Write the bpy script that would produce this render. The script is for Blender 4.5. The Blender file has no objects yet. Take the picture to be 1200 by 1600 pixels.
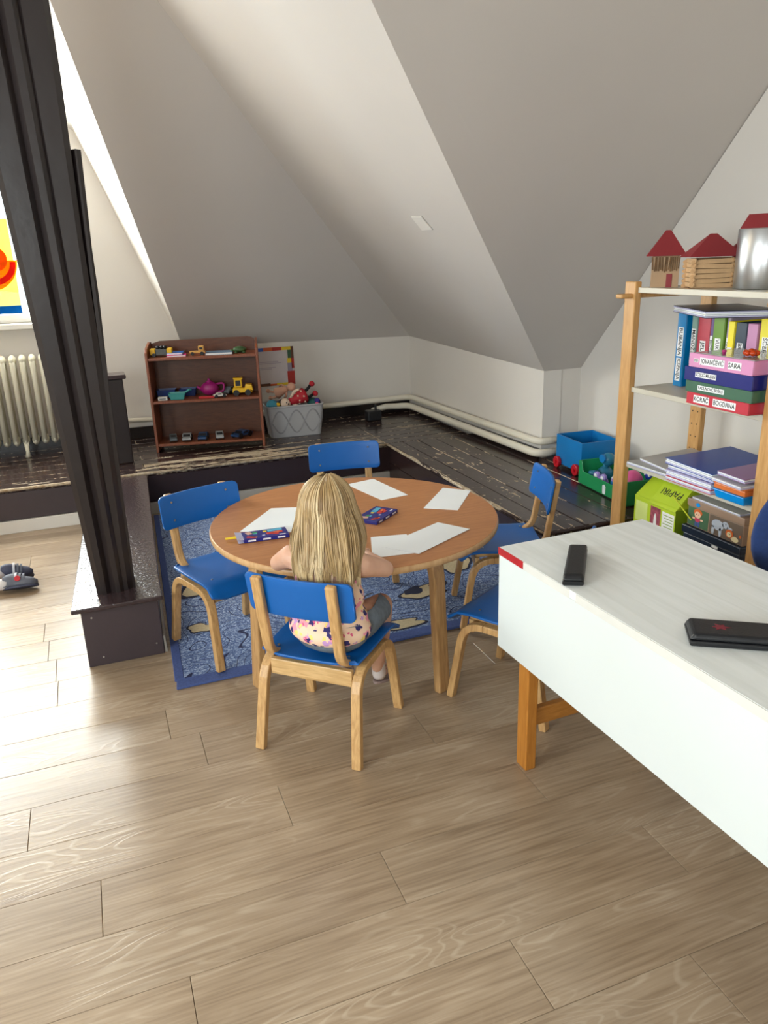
import bpy, bmesh, math, random
from mathutils import Vector, Matrix, noise
random.seed(7)
PI = math.pi
SC = bpy.context.scene
COL = SC.collection

# ------------------------------------------------------------------ camera
cd = bpy.data.cameras.new('camera')
cam = bpy.data.objects.new('camera', cd); COL.objects.link(cam)
cd.sensor_fit = 'VERTICAL'; cd.sensor_height = 36.0; cd.lens = 27.0; cd.clip_start = 0.05
_R = [(0.93371515, 0.14084061, -0.32915032), (-0.35661886, 0.28471569, -0.88980895), (-0.03160698, 0.94820931, 0.31606977)]
cam.matrix_world = Matrix.Translation((0, 0, 1.43)) @ Matrix(_R).to_4x4()
SC.camera = cam

# ------------------------------------------------------------------ world, lights, exposure
w = bpy.data.worlds.new('sky'); SC.world = w; w.use_nodes = True
_bg = w.node_tree.nodes['Background']; _bg.inputs[0].default_value = (0.86, 0.93, 1.0, 1); _bg.inputs[1].default_value = 3.0
SC.view_settings.view_transform = 'Standard'; SC.view_settings.look = 'None'
SC.view_settings.gamma = 1.0; SC.view_settings.use_curve_mapping = False
SC.view_settings.exposure = -0.1
SC.cycles.max_bounces = 8; SC.cycles.diffuse_bounces = 5; SC.cycles.glossy_bounces = 3; SC.cycles.transparent_max_bounces = 12
SC.cycles.caustics_reflective = False; SC.cycles.caustics_refractive = False
SC.cycles.use_denoising = True

def area(name, loc, target, sx, sy, power, color):
    l = bpy.data.lights.new(name, 'AREA'); l.shape = 'RECTANGLE'; l.size = sx; l.size_y = sy; l.energy = power; l.color = color
    o = bpy.data.objects.new(name, l); COL.objects.link(o); o.location = loc
    o.rotation_euler = (Vector(target) - Vector(loc)).to_track_quat('-Z', 'Y').to_euler()
    return o
# daylight outside the dormer window (back left), the roof window behind left of the camera, the left wall window
area('daylight_dormer', (-1.05, 5.98, 1.75), (-1.05, 0, 1.2), 2.1, 1.5, 450, (0.96, 0.985, 1.0))
_dl = area('daylight_left', (-3.25, 0.4, 1.6), (2.4, 1.3, 0.7), 2.0, 1.4, 122, (0.94, 0.975, 1.0)); _dl.data.spread = math.radians(130)
area('daylight_rear', (-1.6, -2.25, 1.75), (0.4, 2.0, 0.6), 1.3, 1.2, 95, (0.94, 0.975, 1.0))
# warm ceiling lamp in the left half of the attic
pl = bpy.data.lights.new('ceiling_bulb', 'POINT'); pl.energy = 20; pl.color = (1.0, 0.80, 0.52); pl.shadow_soft_size = 0.12
po = bpy.data.objects.new('ceiling_bulb', pl); COL.objects.link(po); po.location = (-1.0, 3.6, 2.45)

# ------------------------------------------------------------------ materials
def s2l(c):
    return tuple(((v / 255.0) / 12.92 if v / 255.0 <= 0.04045 else ((v / 255.0 + 0.055) / 1.055) ** 2.4) for v in c)
def newmat(name):
    m = bpy.data.materials.new(name); m.use_nodes = True
    nt = m.node_tree; return m, nt, nt.nodes['Principled BSDF']
def nd(nt, t, **kw):
    n = nt.nodes.new(t)
    for k, v in kw.items():
        setattr(n, k, v)
    return n
def ramp(nt, stops):
    r = nt.nodes.new('ShaderNodeValToRGB'); e = r.color_ramp.elements
    while len(e) < len(stops): e.new(0.5)
    for i, (p, c) in enumerate(stops):
        e[i].position = p; e[i].color = (c[0], c[1], c[2], 1)
    return r
def coords(nt, scale=(1, 1, 1), rnd=0.0):
    tc = nd(nt, 'ShaderNodeTexCoord'); mp = nd(nt, 'ShaderNodeMapping'); mp.inputs['Scale'].default_value = scale
    if rnd:
        oi = nd(nt, 'ShaderNodeObjectInfo'); mu = nd(nt, 'ShaderNodeMath', operation='MULTIPLY'); mu.inputs[1].default_value = rnd
        ad = nd(nt, 'ShaderNodeVectorMath', operation='ADD')
        nt.links.new(oi.outputs['Random'], mu.inputs[0]); nt.links.new(mu.outputs[0], ad.inputs[1]); nt.links.new(tc.outputs['Object'], ad.inputs[0])
        nt.links.new(ad.outputs[0], mp.inputs[0])
    else:
        nt.links.new(tc.outputs['Object'], mp.inputs[0])
    return mp
def mat(name, rgb, rough=0.5, metal=0.0, var=0.06, vs=8.0, bump=0.0, bs=60.0, coat=0.0, sheen=0.0, spec=0.5, trans=0.0):
    """plain procedural material: base colour with a slight noise variation and optional relief"""
    m, nt, b = newmat(name); c = s2l(rgb)
    mp = coords(nt); n = nd(nt, 'ShaderNodeTexNoise'); n.inputs['Scale'].default_value = vs; n.inputs['Detail'].default_value = 3
    nt.links.new(mp.outputs[0], n.inputs[0])
    r = ramp(nt, [(0.3, tuple(v * (1 - var) for v in c)), (0.7, tuple(min(1, v * (1 + var)) for v in c))])
    nt.links.new(n.outputs[0], r.inputs[0]); nt.links.new(r.outputs[0], b.inputs['Base Color'])
    b.inputs['Roughness'].default_value = rough; b.inputs['Metallic'].default_value = metal
    b.inputs['Specular IOR Level'].default_value = spec
    b.inputs['Coat Weight'].default_value = coat; b.inputs['Sheen Weight'].default_value = sheen
    b.inputs['Transmission Weight'].default_value = trans
    if bump:
        n2 = nd(nt, 'ShaderNodeTexNoise'); n2.inputs['Scale'].default_value = bs; n2.inputs['Detail'].default_value = 4
        nt.links.new(mp.outputs[0], n2.inputs[0])
        bp = nd(nt, 'ShaderNodeBump'); bp.inputs['Strength'].default_value = bump; bp.inputs['Distance'].default_value = 0.002
        nt.links.new(n2.outputs[0], bp.inputs['Height']); nt.links.new(bp.outputs[0], b.inputs['Normal'])
    return m
def wood(name, dark, light, scale=(1, 1, 1), rough=0.45, rnd=7.0, fine=9.0, bump=0.05, coat=0.0):
    m, nt, b = newmat(name)
    mp = coords(nt, scale, rnd)
    n = nd(nt, 'ShaderNodeTexNoise'); n.inputs['Scale'].default_value = fine; n.inputs['Detail'].default_value = 6; n.inputs['Distortion'].default_value = 0.6
    nt.links.new(mp.outputs[0], n.inputs[0])
    r = ramp(nt, [(0.32, s2l(dark)), (0.68, s2l(light))])
    nt.links.new(n.outputs[0], r.inputs[0]); nt.links.new(r.outputs[0], b.inputs['Base Color'])
    b.inputs['Roughness'].default_value = rough; b.inputs['Coat Weight'].default_value = coat; b.inputs['Coat Roughness'].default_value = 0.2
    bp = nd(nt, 'ShaderNodeBump'); bp.inputs['Strength'].default_value = bump; bp.inputs['Distance'].default_value = 0.002
    nt.links.new(n.outputs[0], bp.inputs['Height']); nt.links.new(bp.outputs[0], b.inputs['Normal'])
    return m

def laminate():
    m, nt, b = newmat('oak_laminate'); L = nt.links
    oi = nd(nt, 'ShaderNodeObjectInfo')
    tc = nd(nt, 'ShaderNodeTexCoord')
    mu = nd(nt, 'ShaderNodeMath', operation='MULTIPLY'); mu.inputs[1].default_value = 37.0
    L.new(oi.outputs['Random'], mu.inputs[0])
    ad = nd(nt, 'ShaderNodeVectorMath', operation='ADD'); L.new(tc.outputs['Object'], ad.inputs[0]); L.new(mu.outputs[0], ad.inputs[1])
    def mapped(s):
        mp = nd(nt, 'ShaderNodeMapping'); mp.inputs['Scale'].default_value = s; L.new(ad.outputs[0], mp.inputs[0]); return mp
    # cathedral figure: contour lines of a stretched noise
    m1 = mapped((1.1, 6.0, 1)); n1 = nd(nt, 'ShaderNodeTexNoise'); n1.inputs['Scale'].default_value = 1.6; n1.inputs['Detail'].default_value = 1.5; n1.inputs['Distortion'].default_value = 0.5
    L.new(m1.outputs[0], n1.inputs[0])
    k = nd(nt, 'ShaderNodeMath', operation='MULTIPLY'); k.inputs[1].default_value = 110.0; L.new(n1.outputs[0], k.inputs[0])
    si = nd(nt, 'ShaderNodeMath', operation='SINE'); L.new(k.outputs[0], si.inputs[0])
    m2 = mapped((2.0, 45.0, 1)); n2 = nd(nt, 'ShaderNodeTexNoise'); n2.inputs['Scale'].default_value = 2.5; n2.inputs['Detail'].default_value = 7
    L.new(m2.outputs[0], n2.inputs[0])
    m3 = mapped((1.0, 2.2, 1)); n3 = nd(nt, 'ShaderNodeTexNoise'); n3.inputs['Scale'].default_value = 2.2; n3.inputs['Detail'].default_value = 3
    L.new(m3.outputs[0], n3.inputs[0])
    # figure strength only in patches
    pm = ramp(nt, [(0.47, (0, 0, 0)), (0.62, (1, 1, 1))]); L.new(n3.outputs[0], pm.inputs[0])
    sp = ramp(nt, [(0.0, (0, 0, 0)), (0.75, (0, 0, 0)), (1.0, (1, 1, 1))])
    s01 = nd(nt, 'ShaderNodeMath', operation='MULTIPLY_ADD'); s01.inputs[1].default_value = 0.5; s01.inputs[2].default_value = 0.5; L.new(si.outputs[0], s01.inputs[0])
    L.new(s01.outputs[0], sp.inputs[0])
    fg = nd(nt, 'ShaderNodeMath', operation='MULTIPLY'); L.new(sp.outputs[0], fg.inputs[0]); L.new(pm.outputs[0], fg.inputs[1])
    # knots
    m4 = mapped((1.6, 4.2, 1)); vo = nd(nt, 'ShaderNodeTexVoronoi'); vo.inputs['Scale'].default_value = 1.0; L.new(m4.outputs[0], vo.inputs[0])
    kn = ramp(nt, [(0.0, (1, 1, 1)), (0.06, (0.55, 0.55, 0.55)), (0.16, (0, 0, 0))]); L.new(vo.outputs['Distance'], kn.inputs[0])
    base = ramp(nt, [(0.35, s2l((130, 109, 86))), (0.5, s2l((154, 133, 109))), (0.66, s2l((174, 154, 130)))])
    mixf = nd(nt, 'ShaderNodeMath', operation='MULTIPLY_ADD'); mixf.inputs[1].default_value = 0.55
    h2 = nd(nt, 'ShaderNodeMath', operation='MULTIPLY'); h2.inputs[1].default_value = 0.45
    L.new(n3.outputs[0], h2.inputs[0]); L.new(n2.outputs[0], mixf.inputs[0]); L.new(h2.outputs[0], mixf.inputs[2])
    L.new(mixf.outputs[0], base.inputs[0])
    mx = nd(nt, 'ShaderNodeMix', data_type='RGBA'); mx.inputs[7].default_value = (*s2l((196, 180, 158)), 1)
    f1 = nd(nt, 'ShaderNodeMath', operation='MULTIPLY'); f1.inputs[1].default_value = 0.38; L.new(fg.outputs[0], f1.inputs[0])
    L.new(f1.outputs[0], mx.inputs[0]); L.new(base.outputs[0], mx.inputs[6])
    mk = nd(nt, 'ShaderNodeMix', data_type='RGBA'); mk.inputs[7].default_value = (*s2l((108, 84, 62)), 1)
    f2 = nd(nt, 'ShaderNodeMath', operation='MULTIPLY'); f2.inputs[1].default_value = 0.55; L.new(kn.outputs[0], f2.inputs[0])
    L.new(f2.outputs[0], mk.inputs[0]); L.new(mx.outputs[2], mk.inputs[6])
    hv = nd(nt, 'ShaderNodeHueSaturation'); v = nd(nt, 'ShaderNodeMath', operation='MULTIPLY_ADD'); v.inputs[1].default_value = 0.1; v.inputs[2].default_value = 0.95
    L.new(oi.outputs['Random'], v.inputs[0]); L.new(v.outputs[0], hv.inputs['Value']); L.new(mk.outputs[2], hv.inputs['Color'])
    L.new(hv.outputs[0], b.inputs['Base Color'])
    b.inputs['Roughness'].default_value = 0.33; b.inputs['Specular IOR Level'].default_value = 0.6
    bp = nd(nt, 'ShaderNodeBump'); bp.inputs['Strength'].default_value = 0.25; bp.inputs['Distance'].default_value = 0.001
    hh = nd(nt, 'ShaderNodeMath', operation='ADD'); L.new(n2.outputs[0], hh.inputs[0]); L.new(fg.outputs[0], hh.inputs[1]); L.new(hh.outputs[0], bp.inputs['Height'])
    L.new(bp.outputs[0], b.inputs['Normal'])
    return m

def painted_boards(name, wear, axis='x', rough=0.2, chips=False):
    """glossy dark brown paint, worn through to bare wood; wear 0..1"""
    m, nt, b = newmat(name); L = nt.links
    sc = ((3.0, 26.0, 10) if axis == 'x' else (26.0, 3.0, 10)) if not chips else (34.0, 13.0, 10)
    mp = coords(nt, sc, 11.0); n = nd(nt, 'ShaderNodeTexNoise'); n.inputs['Scale'].default_value = 1.0; n.inputs['Detail'].default_value = 5; n.inputs['Roughness'].default_value = 0.62
    L.new(mp.outputs[0], n.inputs[0])
    t = 0.80 - 0.36 * wear
    r = ramp(nt, [(t, (0, 0, 0)), (t + 0.02, (1, 1, 1))]); r.color_ramp.interpolation = 'LINEAR'; L.new(n.outputs[0], r.inputs[0])
    mx = nd(nt, 'ShaderNodeMix', data_type='RGBA'); L.new(r.outputs[0], mx.inputs[0])
    mx.inputs[6].default_value = (*s2l((50, 35, 34)), 1)
    mp2 = coords(nt, (sc[0] * 3, sc[1] * 3, 1)); n2 = nd(nt, 'ShaderNodeTexNoise'); L.new(mp2.outputs[0], n2.inputs[0])
    wr = ramp(nt, [(0.35, s2l((150, 124, 92))), (0.65, s2l((214, 202, 178)))]); L.new(n2.outputs[0], wr.inputs[0]); L.new(wr.outputs[0], mx.inputs[7])
    L.new(mx.outputs[2], b.inputs['Base Color'])
    rr = nd(nt, 'ShaderNodeMath', operation='MULTIPLY_ADD'); rr.inputs[1].default_value = 0.5; rr.inputs[2].default_value = rough; L.new(r.outputs[0], rr.inputs[0])
    L.new(rr.outputs[0], b.inputs['Roughness'])
    n3 = nd(nt, 'ShaderNodeTexNoise'); n3.inputs['Scale'].default_value = 30.0; mp3 = coords(nt); L.new(mp3.outputs[0], n3.inputs[0])
    su = nd(nt, 'ShaderNodeMath', operation='SUBTRACT'); L.new(n3.outputs[0], su.inputs[0]); L.new(r.outputs[0], su.inputs[1])
    bp = nd(nt, 'ShaderNodeBump'); bp.inputs['Strength'].default_value = 0.25; bp.inputs['Distance'].default_value = 0.002; L.new(su.outputs[0], bp.inputs['Height'])
    L.new(bp.outputs[0], b.inputs['Normal'])
    return m

M = {}
M['laminate'] = laminate()
M['sub'] = mat('subfloor', (118, 98, 76), 0.9)
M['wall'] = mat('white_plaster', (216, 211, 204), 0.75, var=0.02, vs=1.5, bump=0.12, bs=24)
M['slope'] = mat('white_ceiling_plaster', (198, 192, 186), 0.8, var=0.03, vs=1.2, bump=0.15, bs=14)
M['white'] = mat('white_gloss_paint', (228, 226, 220), 0.35, var=0.02)
M['strip'] = mat('grey_white_skirting', (172, 168, 160), 0.45, var=0.05, vs=5)
M['dark'] = painted_boards('dark_paint', 0.0)
M['dark_edge'] = painted_boards('dark_paint_scuffed', 0.30, 'x')
M['dark_worn_x'] = painted_boards('dark_paint_peeling', 0.86, 'x')
M['dark_worn_x2'] = painted_boards('dark_paint_scratched', 0.52, 'x')
M['dark_worn_y'] = painted_boards('dark_paint_peeling_along', 0.52, 'y', chips=True)
M['dark_worn_y2'] = painted_boards('dark_paint_scratched_along', 0.46, 'y', chips=True)
M['dark_y'] = painted_boards('dark_paint_along', 0.28, 'y', chips=True)
M['nosing'] = painted_boards('worn_nosing', 0.97, 'x')
M['nosing_y'] = painted_boards('worn_nosing_along', 0.97, 'y')
M['seam'] = painted_boards('worn_board_seam', 0.75, 'y')
M['post'] = mat('brown_black_beam_paint', (38, 31, 31), 0.3, var=0.12, vs=3, bump=0.4, bs=18)
M['plinthtop'] = mat('glossy_crackled_brown_paint', (58, 46, 48), 0.16, var=0.15, vs=8, bump=1.0, bs=75)
M['plinth'] = mat('satin_brown_paint', (62, 52, 56), 0.42, var=0.1, vs=4, bump=0.3, bs=30)
M['beech'] = wood('beech', (176, 134, 84), (206, 166, 112), (14, 14, 1.6), 0.42)
M['beech_x'] = wood('beech_cross', (184, 146, 94), (214, 178, 126), (1.6, 14, 14), 0.42)
M['beech_y'] = wood('beech_bent', (176, 134, 84), (208, 168, 114), (14, 2, 2), 0.42)
M['blue'] = mat('blue_lacquer', (8, 94, 172), 0.36, var=0.05, vs=3, bump=0.05, bs=30)
M['steel'] = mat('screw_steel', (200, 200, 198), 0.3, metal=1.0)
M['tabletop'] = wood('table_beech_veneer', (170, 112, 66), (186, 128, 80), (2, 18, 2), 0.4, fine=5, bump=0.02)
M['tableedge'] = wood('table_edge_band', (190, 150, 104), (208, 170, 124), (6, 6, 1), 0.4)
M['tableleg'] = wood('table_leg_beech', (168, 128, 82), (196, 156, 106), (16, 16, 1.4), 0.42)
M['paper'] = mat('white_paper', (234, 238, 240), 0.7, var=0.01)
M['desk'] = mat('white_melamine', (212, 219, 218), 0.35, var=0.01, vs=2)
M['deskedge'] = mat('clear_edge_film', (214, 214, 208), 0.25, var=0.03, vs=14)
M['red'] = mat('red_tape', (168, 32, 38), 0.4, var=0.1, vs=40)
M['honey'] = wood('honey_beech', (166, 104, 36), (186, 124, 52), (16, 16, 1.4), 0.4)
M['honey_x'] = wood('honey_beech_rail', (150, 96, 36), (176, 118, 52), (1.4, 16, 16), 0.4)
M['black'] = mat('black_leatherette', (20, 22, 26), 0.42, var=0.15, vs=40, bump=0.3, bs=220)
M['shelfpost'] = wood('shelf_beech', (186, 138, 80), (206, 160, 102), (14, 14, 1.4), 0.42)
M['shelfboard'] = mat('grey_beige_laminate', (196, 190, 174), 0.4, var=0.05, vs=5)
M['cherry'] = wood('cherry_veneer', (84, 46, 26), (104, 60, 34), (2, 2, 14), 0.4)
M['cherry_side'] = wood('cherry_edge', (116, 60, 36), (138, 76, 46), (12, 12, 1.2), 0.4)
M['basket'] = mat('light_grey_plastic', (168, 168, 170), 0.5, var=0.03)
M['basket_rib'] = mat('grey_plastic_relief', (138, 138, 140), 0.5, var=0.03)
M['pipe'] = mat('cream_pipe_enamel', (222, 216, 200), 0.35, var=0.05, vs=5)
M['radiator'] = mat('cream_radiator_enamel', (214, 210, 190), 0.4, var=0.04, vs=5)
M['skirt'] = mat('black_brown_skirting', (26, 20, 20), 0.3, var=0.1)
def flat(key, rgb, rough=0.45, **k):
    M[key] = mat(key.replace('_', ' '), rgb, rough, **k); return M[key]

def desktop():
    m, nt, b = newmat('whitewashed_oak_laminate'); L = nt.links
    mp = coords(nt, (26, 1.6, 1)); n = nd(nt, 'ShaderNodeTexNoise'); n.inputs['Scale'].default_value = 1.4; n.inputs['Detail'].default_value = 6; n.inputs['Distortion'].default_value = 0.8
    L.new(mp.outputs[0], n.inputs[0]); r = ramp(nt, [(0.3, s2l((216, 220, 217))), (0.55, s2l((228, 232, 230))), (0.72, s2l((233, 236, 235)))])
    L.new(n.outputs[0], r.inputs[0]); L.new(r.outputs[0], b.inputs['Base Color']); b.inputs['Roughness'].default_value = 0.4
    return m
M['desktop'] = desktop()
def glass():
    m = bpy.data.materials.new('window_glass'); m.use_nodes = True; nt = m.node_tree; nt.nodes.clear()
    o = nd(nt, 'ShaderNodeOutputMaterial'); t = nd(nt, 'ShaderNodeBsdfTransparent'); g = nd(nt, 'ShaderNodeBsdfGlossy'); g.inputs['Roughness'].default_value = 0.02
    t.inputs[0].default_value = (0.95, 0.97, 0.96, 1)
    mx = nd(nt, 'ShaderNodeMixShader'); mx.inputs[0].default_value = 0.06
    nt.links.new(t.outputs[0], mx.inputs[1]); nt.links.new(g.outputs[0], mx.inputs[2]); nt.links.new(mx.outputs[0], o.inputs[0]); return m
M['glass'] = glass()
def translucent(name, rgb):
    m = bpy.data.materials.new(name); m.use_nodes = True; nt = m.node_tree; nt.nodes.clear()
    o = nd(nt, 'ShaderNodeOutputMaterial'); d = nd(nt, 'ShaderNodeBsdfDiffuse'); t = nd(nt, 'ShaderNodeBsdfTranslucent'); c = (*s2l(rgb), 1)
    tc = coords(nt); n = nd(nt, 'ShaderNodeTexNoise'); n.inputs['Scale'].default_value = 30; nt.links.new(tc.outputs[0], n.inputs[0])
    r = ramp(nt, [(0.3, tuple(v * 0.9 for v in c[:3])), (0.7, c[:3])]); nt.links.new(n.outputs[0], r.inputs[0])
    nt.links.new(r.outputs[0], d.inputs[0]); nt.links.new(r.outputs[0], t.inputs[0])
    mx = nd(nt, 'ShaderNodeMixShader'); mx.inputs[0].default_value = 0.5
    nt.links.new(d.outputs[0], mx.inputs[1]); nt.links.new(t.outputs[0], mx.inputs[2]); nt.links.new(mx.outputs[0], o.inputs[0]); return m
def skin():
    m, nt, b = newmat('skin'); L = nt.links
    mp = coords(nt); n = nd(nt, 'ShaderNodeTexNoise'); n.inputs['Scale'].default_value = 14; L.new(mp.outputs[0], n.inputs[0])
    r = ramp(nt, [(0.3, s2l((206, 158, 132))), (0.7, s2l((222, 178, 152)))]); L.new(n.outputs[0], r.inputs[0]); L.new(r.outputs[0], b.inputs['Base Color'])
    b.inputs['Roughness'].default_value = 0.5; b.inputs['Subsurface Weight'].default_value = 0.12; b.inputs['Subsurface Radius'].default_value = (0.02, 0.008, 0.004); b.inputs['Subsurface Scale'].default_value = 0.5
    return m
M['skin'] = skin()
def hairmat():
    m, nt, b = newmat('blond_hair'); L = nt.links
    at = nd(nt, 'ShaderNodeAttribute'); at.attribute_name = 'tone'
    r = ramp(nt, [(0.0, s2l((128, 100, 64))), (0.5, s2l((180, 150, 104))), (1.0, s2l((220, 198, 156)))]); L.new(at.outputs['Fac'], r.inputs[0]); L.new(r.outputs[0], b.inputs['Base Color'])
    b.inputs['Roughness'].default_value = 0.38; b.inputs['Specular IOR Level'].default_value = 0.5
    return m
M['hair'] = hairmat()
def floral():
    m, nt, b = newmat('floral_cotton'); L = nt.links
    mp = coords(nt)
    def blobs(scale, off, t, feather=0.02, dist=0.6):
        mpp = nd(nt, 'ShaderNodeMapping'); mpp.inputs['Location'].default_value = (off, off * 0.7, off * 1.3); L.new(mp.outputs[0], mpp.inputs[0])
        nz = nd(nt, 'ShaderNodeTexNoise'); nz.inputs['Scale'].default_value = scale * 2.2; L.new(mpp.outputs[0], nz.inputs[0])
        sm = nd(nt, 'ShaderNodeVectorMath', operation='SCALE'); sm.inputs['Scale'].default_value = dist / scale; L.new(nz.outputs['Color'], sm.inputs[0])
        aa = nd(nt, 'ShaderNodeVectorMath', operation='ADD'); L.new(mpp.outputs[0], aa.inputs[0]); L.new(sm.outputs[0], aa.inputs[1])
        v = nd(nt, 'ShaderNodeTexVoronoi'); v.inputs['Scale'].default_value = scale; L.new(aa.outputs[0], v.inputs[0])
        r = ramp(nt, [(t, (1, 1, 1)), (t + feather, (0, 0, 0))]); L.new(v.outputs['Distance'], r.inputs[0]); return r
    cur = None; base = (*s2l((240, 206, 178)), 1)
    for (sc, off, t, c) in ((26, 1.0, 0.38, (238, 152, 172)), (30, 3.1, 0.26, (240, 214, 120)), (24, 9.2, 0.26, (196, 150, 206)), (30, 5.3, 0.30, (48, 42, 104)), (44, 7.7, 0.18, (220, 92, 130))):
        mx = nd(nt, 'ShaderNodeMix', data_type='RGBA'); mx.inputs[7].default_value = (*s2l(c), 1)
        if cur is None: mx.inputs[6].default_value = base
        else: L.new(cur.outputs[2], mx.inputs[6])
        L.new(blobs(sc, off, t).outputs[0], mx.inputs[0]); cur = mx
    L.new(cur.outputs[2], b.inputs['Base Color']); b.inputs['Roughness'].default_value = 0.85; return m
M['floral'] = floral()
M['denim'] = mat('grey_denim', (104, 114, 124), 0.9, var=0.16, vs=60, bump=0.3, bs=300)
def rugmat():
    m, nt, b = newmat('blue_rug_pile'); L = nt.links
    mp = coords(nt); n = nd(nt, 'ShaderNodeTexNoise'); n.inputs['Scale'].default_value = 150; n.inputs['Detail'].default_value = 2; L.new(mp.outputs[0], n.inputs[0])
    big = nd(nt, 'ShaderNodeTexNoise'); big.inputs['Scale'].default_value = 3.2; big.inputs['Detail'].default_value = 0.5; L.new(mp.outputs[0], big.inputs[0])
    base = ramp(nt, [(0.36, s2l((70, 90, 136))), (0.5, s2l((98, 120, 164))), (0.66, s2l((172, 190, 218)))]); L.new(n.outputs[0], base.inputs[0])
    k = nd(nt, 'ShaderNodeMath', operation='MULTIPLY'); k.inputs[1].default_value = 22.0; L.new(big.outputs[0], k.inputs[0])
    fr = nd(nt, 'ShaderNodeMath', operation='FRACT'); L.new(k.outputs[0], fr.inputs[0])
    # wavy contour lines like drawn water
    ln = ramp(nt, [(0.0, (1, 1, 1)), (0.07, (1, 1, 1)), (0.10, (0, 0, 0))]); L.new(fr.outputs[0], ln.inputs[0])
    mx = nd(nt, 'ShaderNodeMix', data_type='RGBA'); L.new(ln.outputs[0], mx.inputs[0]); L.new(base.outputs[0], mx.inputs[6]); mx.inputs[7].default_value = (*s2l((28, 34, 72)), 1)
    L.new(mx.outputs[2], b.inputs['Base Color']); b.inputs['Roughness'].default_value = 0.95
    bp = nd(nt, 'ShaderNodeBump'); bp.inputs['Strength'].default_value = 0.5; bp.inputs['Distance'].default_value = 0.003; L.new(n.outputs[0], bp.inputs['Height']); L.new(bp.outputs[0], b.inputs['Normal'])
    return m
M['rug'] = rugmat()

# ------------------------------------------------------------------ geometry helpers
def obj(name, bm, m=None, parent=None, bevel=0.0, seg=2, smooth=False):
    bmesh.ops.recalc_face_normals(bm, faces=bm.faces)
    me = bpy.data.meshes.new(name); bm.to_mesh(me); bm.free()
    return mobj(name, me, m, parent, bevel, seg, smooth)
def mobj(name, me, m=None, parent=None, bevel=0.0, seg=2, smooth=False):
    o = bpy.data.objects.new(name, me); COL.objects.link(o)
    if m:
        if isinstance(m, (list, tuple)):
            for q in m: me.materials.append(q)
        elif not len(me.materials): me.materials.append(m)
    if parent: o.parent = parent
    if smooth:
        for p in me.polygons: p.use_smooth = True
    if bevel:
        bv = o.modifiers.new('bevel', 'BEVEL'); bv.width = bevel; bv.segments = seg; bv.limit_method = 'ANGLE'; bv.angle_limit = math.radians(40)
    return o
def B(): return bmesh.new()
def box(bm, x0, y0, z0, x1, y1, z1, mi=0):
    vs = [bm.verts.new((x, y, z)) for z in (z0, z1) for (x, y) in ((x0, y0), (x1, y0), (x1, y1), (x0, y1))]
    for f in ((3, 2, 1, 0), (4, 5, 6, 7), (0, 1, 5, 4), (1, 2, 6, 5), (2, 3, 7, 6), (3, 0, 4, 7)):
        bm.faces.new([vs[i] for i in f]).material_index = mi
    return vs
def hexa(bm, bot, top):
    vs = [bm.verts.new(p) for p in list(bot) + list(top)]; n = len(bot)
    bm.faces.new(vs[:n][::-1]); bm.faces.new(vs[n:])
    for i in range(n): bm.faces.new([vs[i], vs[(i + 1) % n], vs[n + (i + 1) % n], vs[n + i]])
def slab(bm, pts, normal, t):
    n = Vector(normal).normalized() * t
    hexa(bm, pts, [tuple(Vector(p) + n) for p in pts])
def sweep(bm, path, sec, up=None, cap=True):
    """sweep a closed 2-D section [(a,b)] along a 3-D path; sec(i) may be a function; a runs along the side vector, b along the other"""
    P = [Vector(p) for p in path]; rings = []; prev = None
    for i, p in enumerate(P):
        t = ((P[min(i + 1, len(P) - 1)] - P[max(i - 1, 0)])).normalized()
        if up is not None: s = Vector(up)
        elif prev is None:
            s = t.cross(Vector((0, 0, 1)));
            if s.length < 0.1: s = Vector((1, 0, 0))
        else: s = prev
        s = (s - t * s.dot(t)).normalized(); prev = s; b = t.cross(s).normalized()
        S = sec(i) if callable(sec) else sec
        rings.append([bm.verts.new(p + s * a + b * c) for a, c in S])
    n = len(rings[0])
    for r0, r1 in zip(rings, rings[1:]):
        for k in range(n): bm.faces.new([r0[k], r0[(k + 1) % n], r1[(k + 1) % n], r1[k]])
    if cap: bm.faces.new(rings[0][::-1]); bm.faces.new(rings[-1])
def circ(r, n=10, ry=None): return [(r * math.cos(2 * PI * k / n), (ry or r) * math.sin(2 * PI * k / n)) for k in range(n)]
def rect(a, b): return [(-a / 2, -b / 2), (a / 2, -b / 2), (a / 2, b / 2), (-a / 2, b / 2)]
def tube(bm, path, r, n=10):
    sweep(bm, path, (lambda i: circ(r[i], n)) if isinstance(r, (list, tuple)) else circ(r, n))
def lathe(bm, prof, n=24, c=(0, 0, 0)):
    rings = [[bm.verts.new((c[0] + max(r, 1e-4) * math.cos(2 * PI * k / n), c[1] + max(r, 1e-4) * math.sin(2 * PI * k / n), c[2] + z)) for k in range(n)] for r, z in prof]
    for r0, r1 in zip(rings, rings[1:]):
        for k in range(n): bm.faces.new([r0[k], r0[(k + 1) % n], r1[(k + 1) % n], r1[k]])
    bm.faces.new(rings[0][::-1]); bm.faces.new(rings[-1])
def ball(bm, c, r, seg=14, rings=9, rot=None):
    R3 = r if isinstance(r, (list, tuple)) else (r, r, r)
    mtx = Matrix.Translation(c) @ (rot.to_4x4() if rot else Matrix.Identity(4)) @ Matrix.Diagonal((*R3, 1))
    bmesh.ops.create_uvsphere(bm, u_segments=seg, v_segments=rings, radius=1.0, matrix=mtx)
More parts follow.
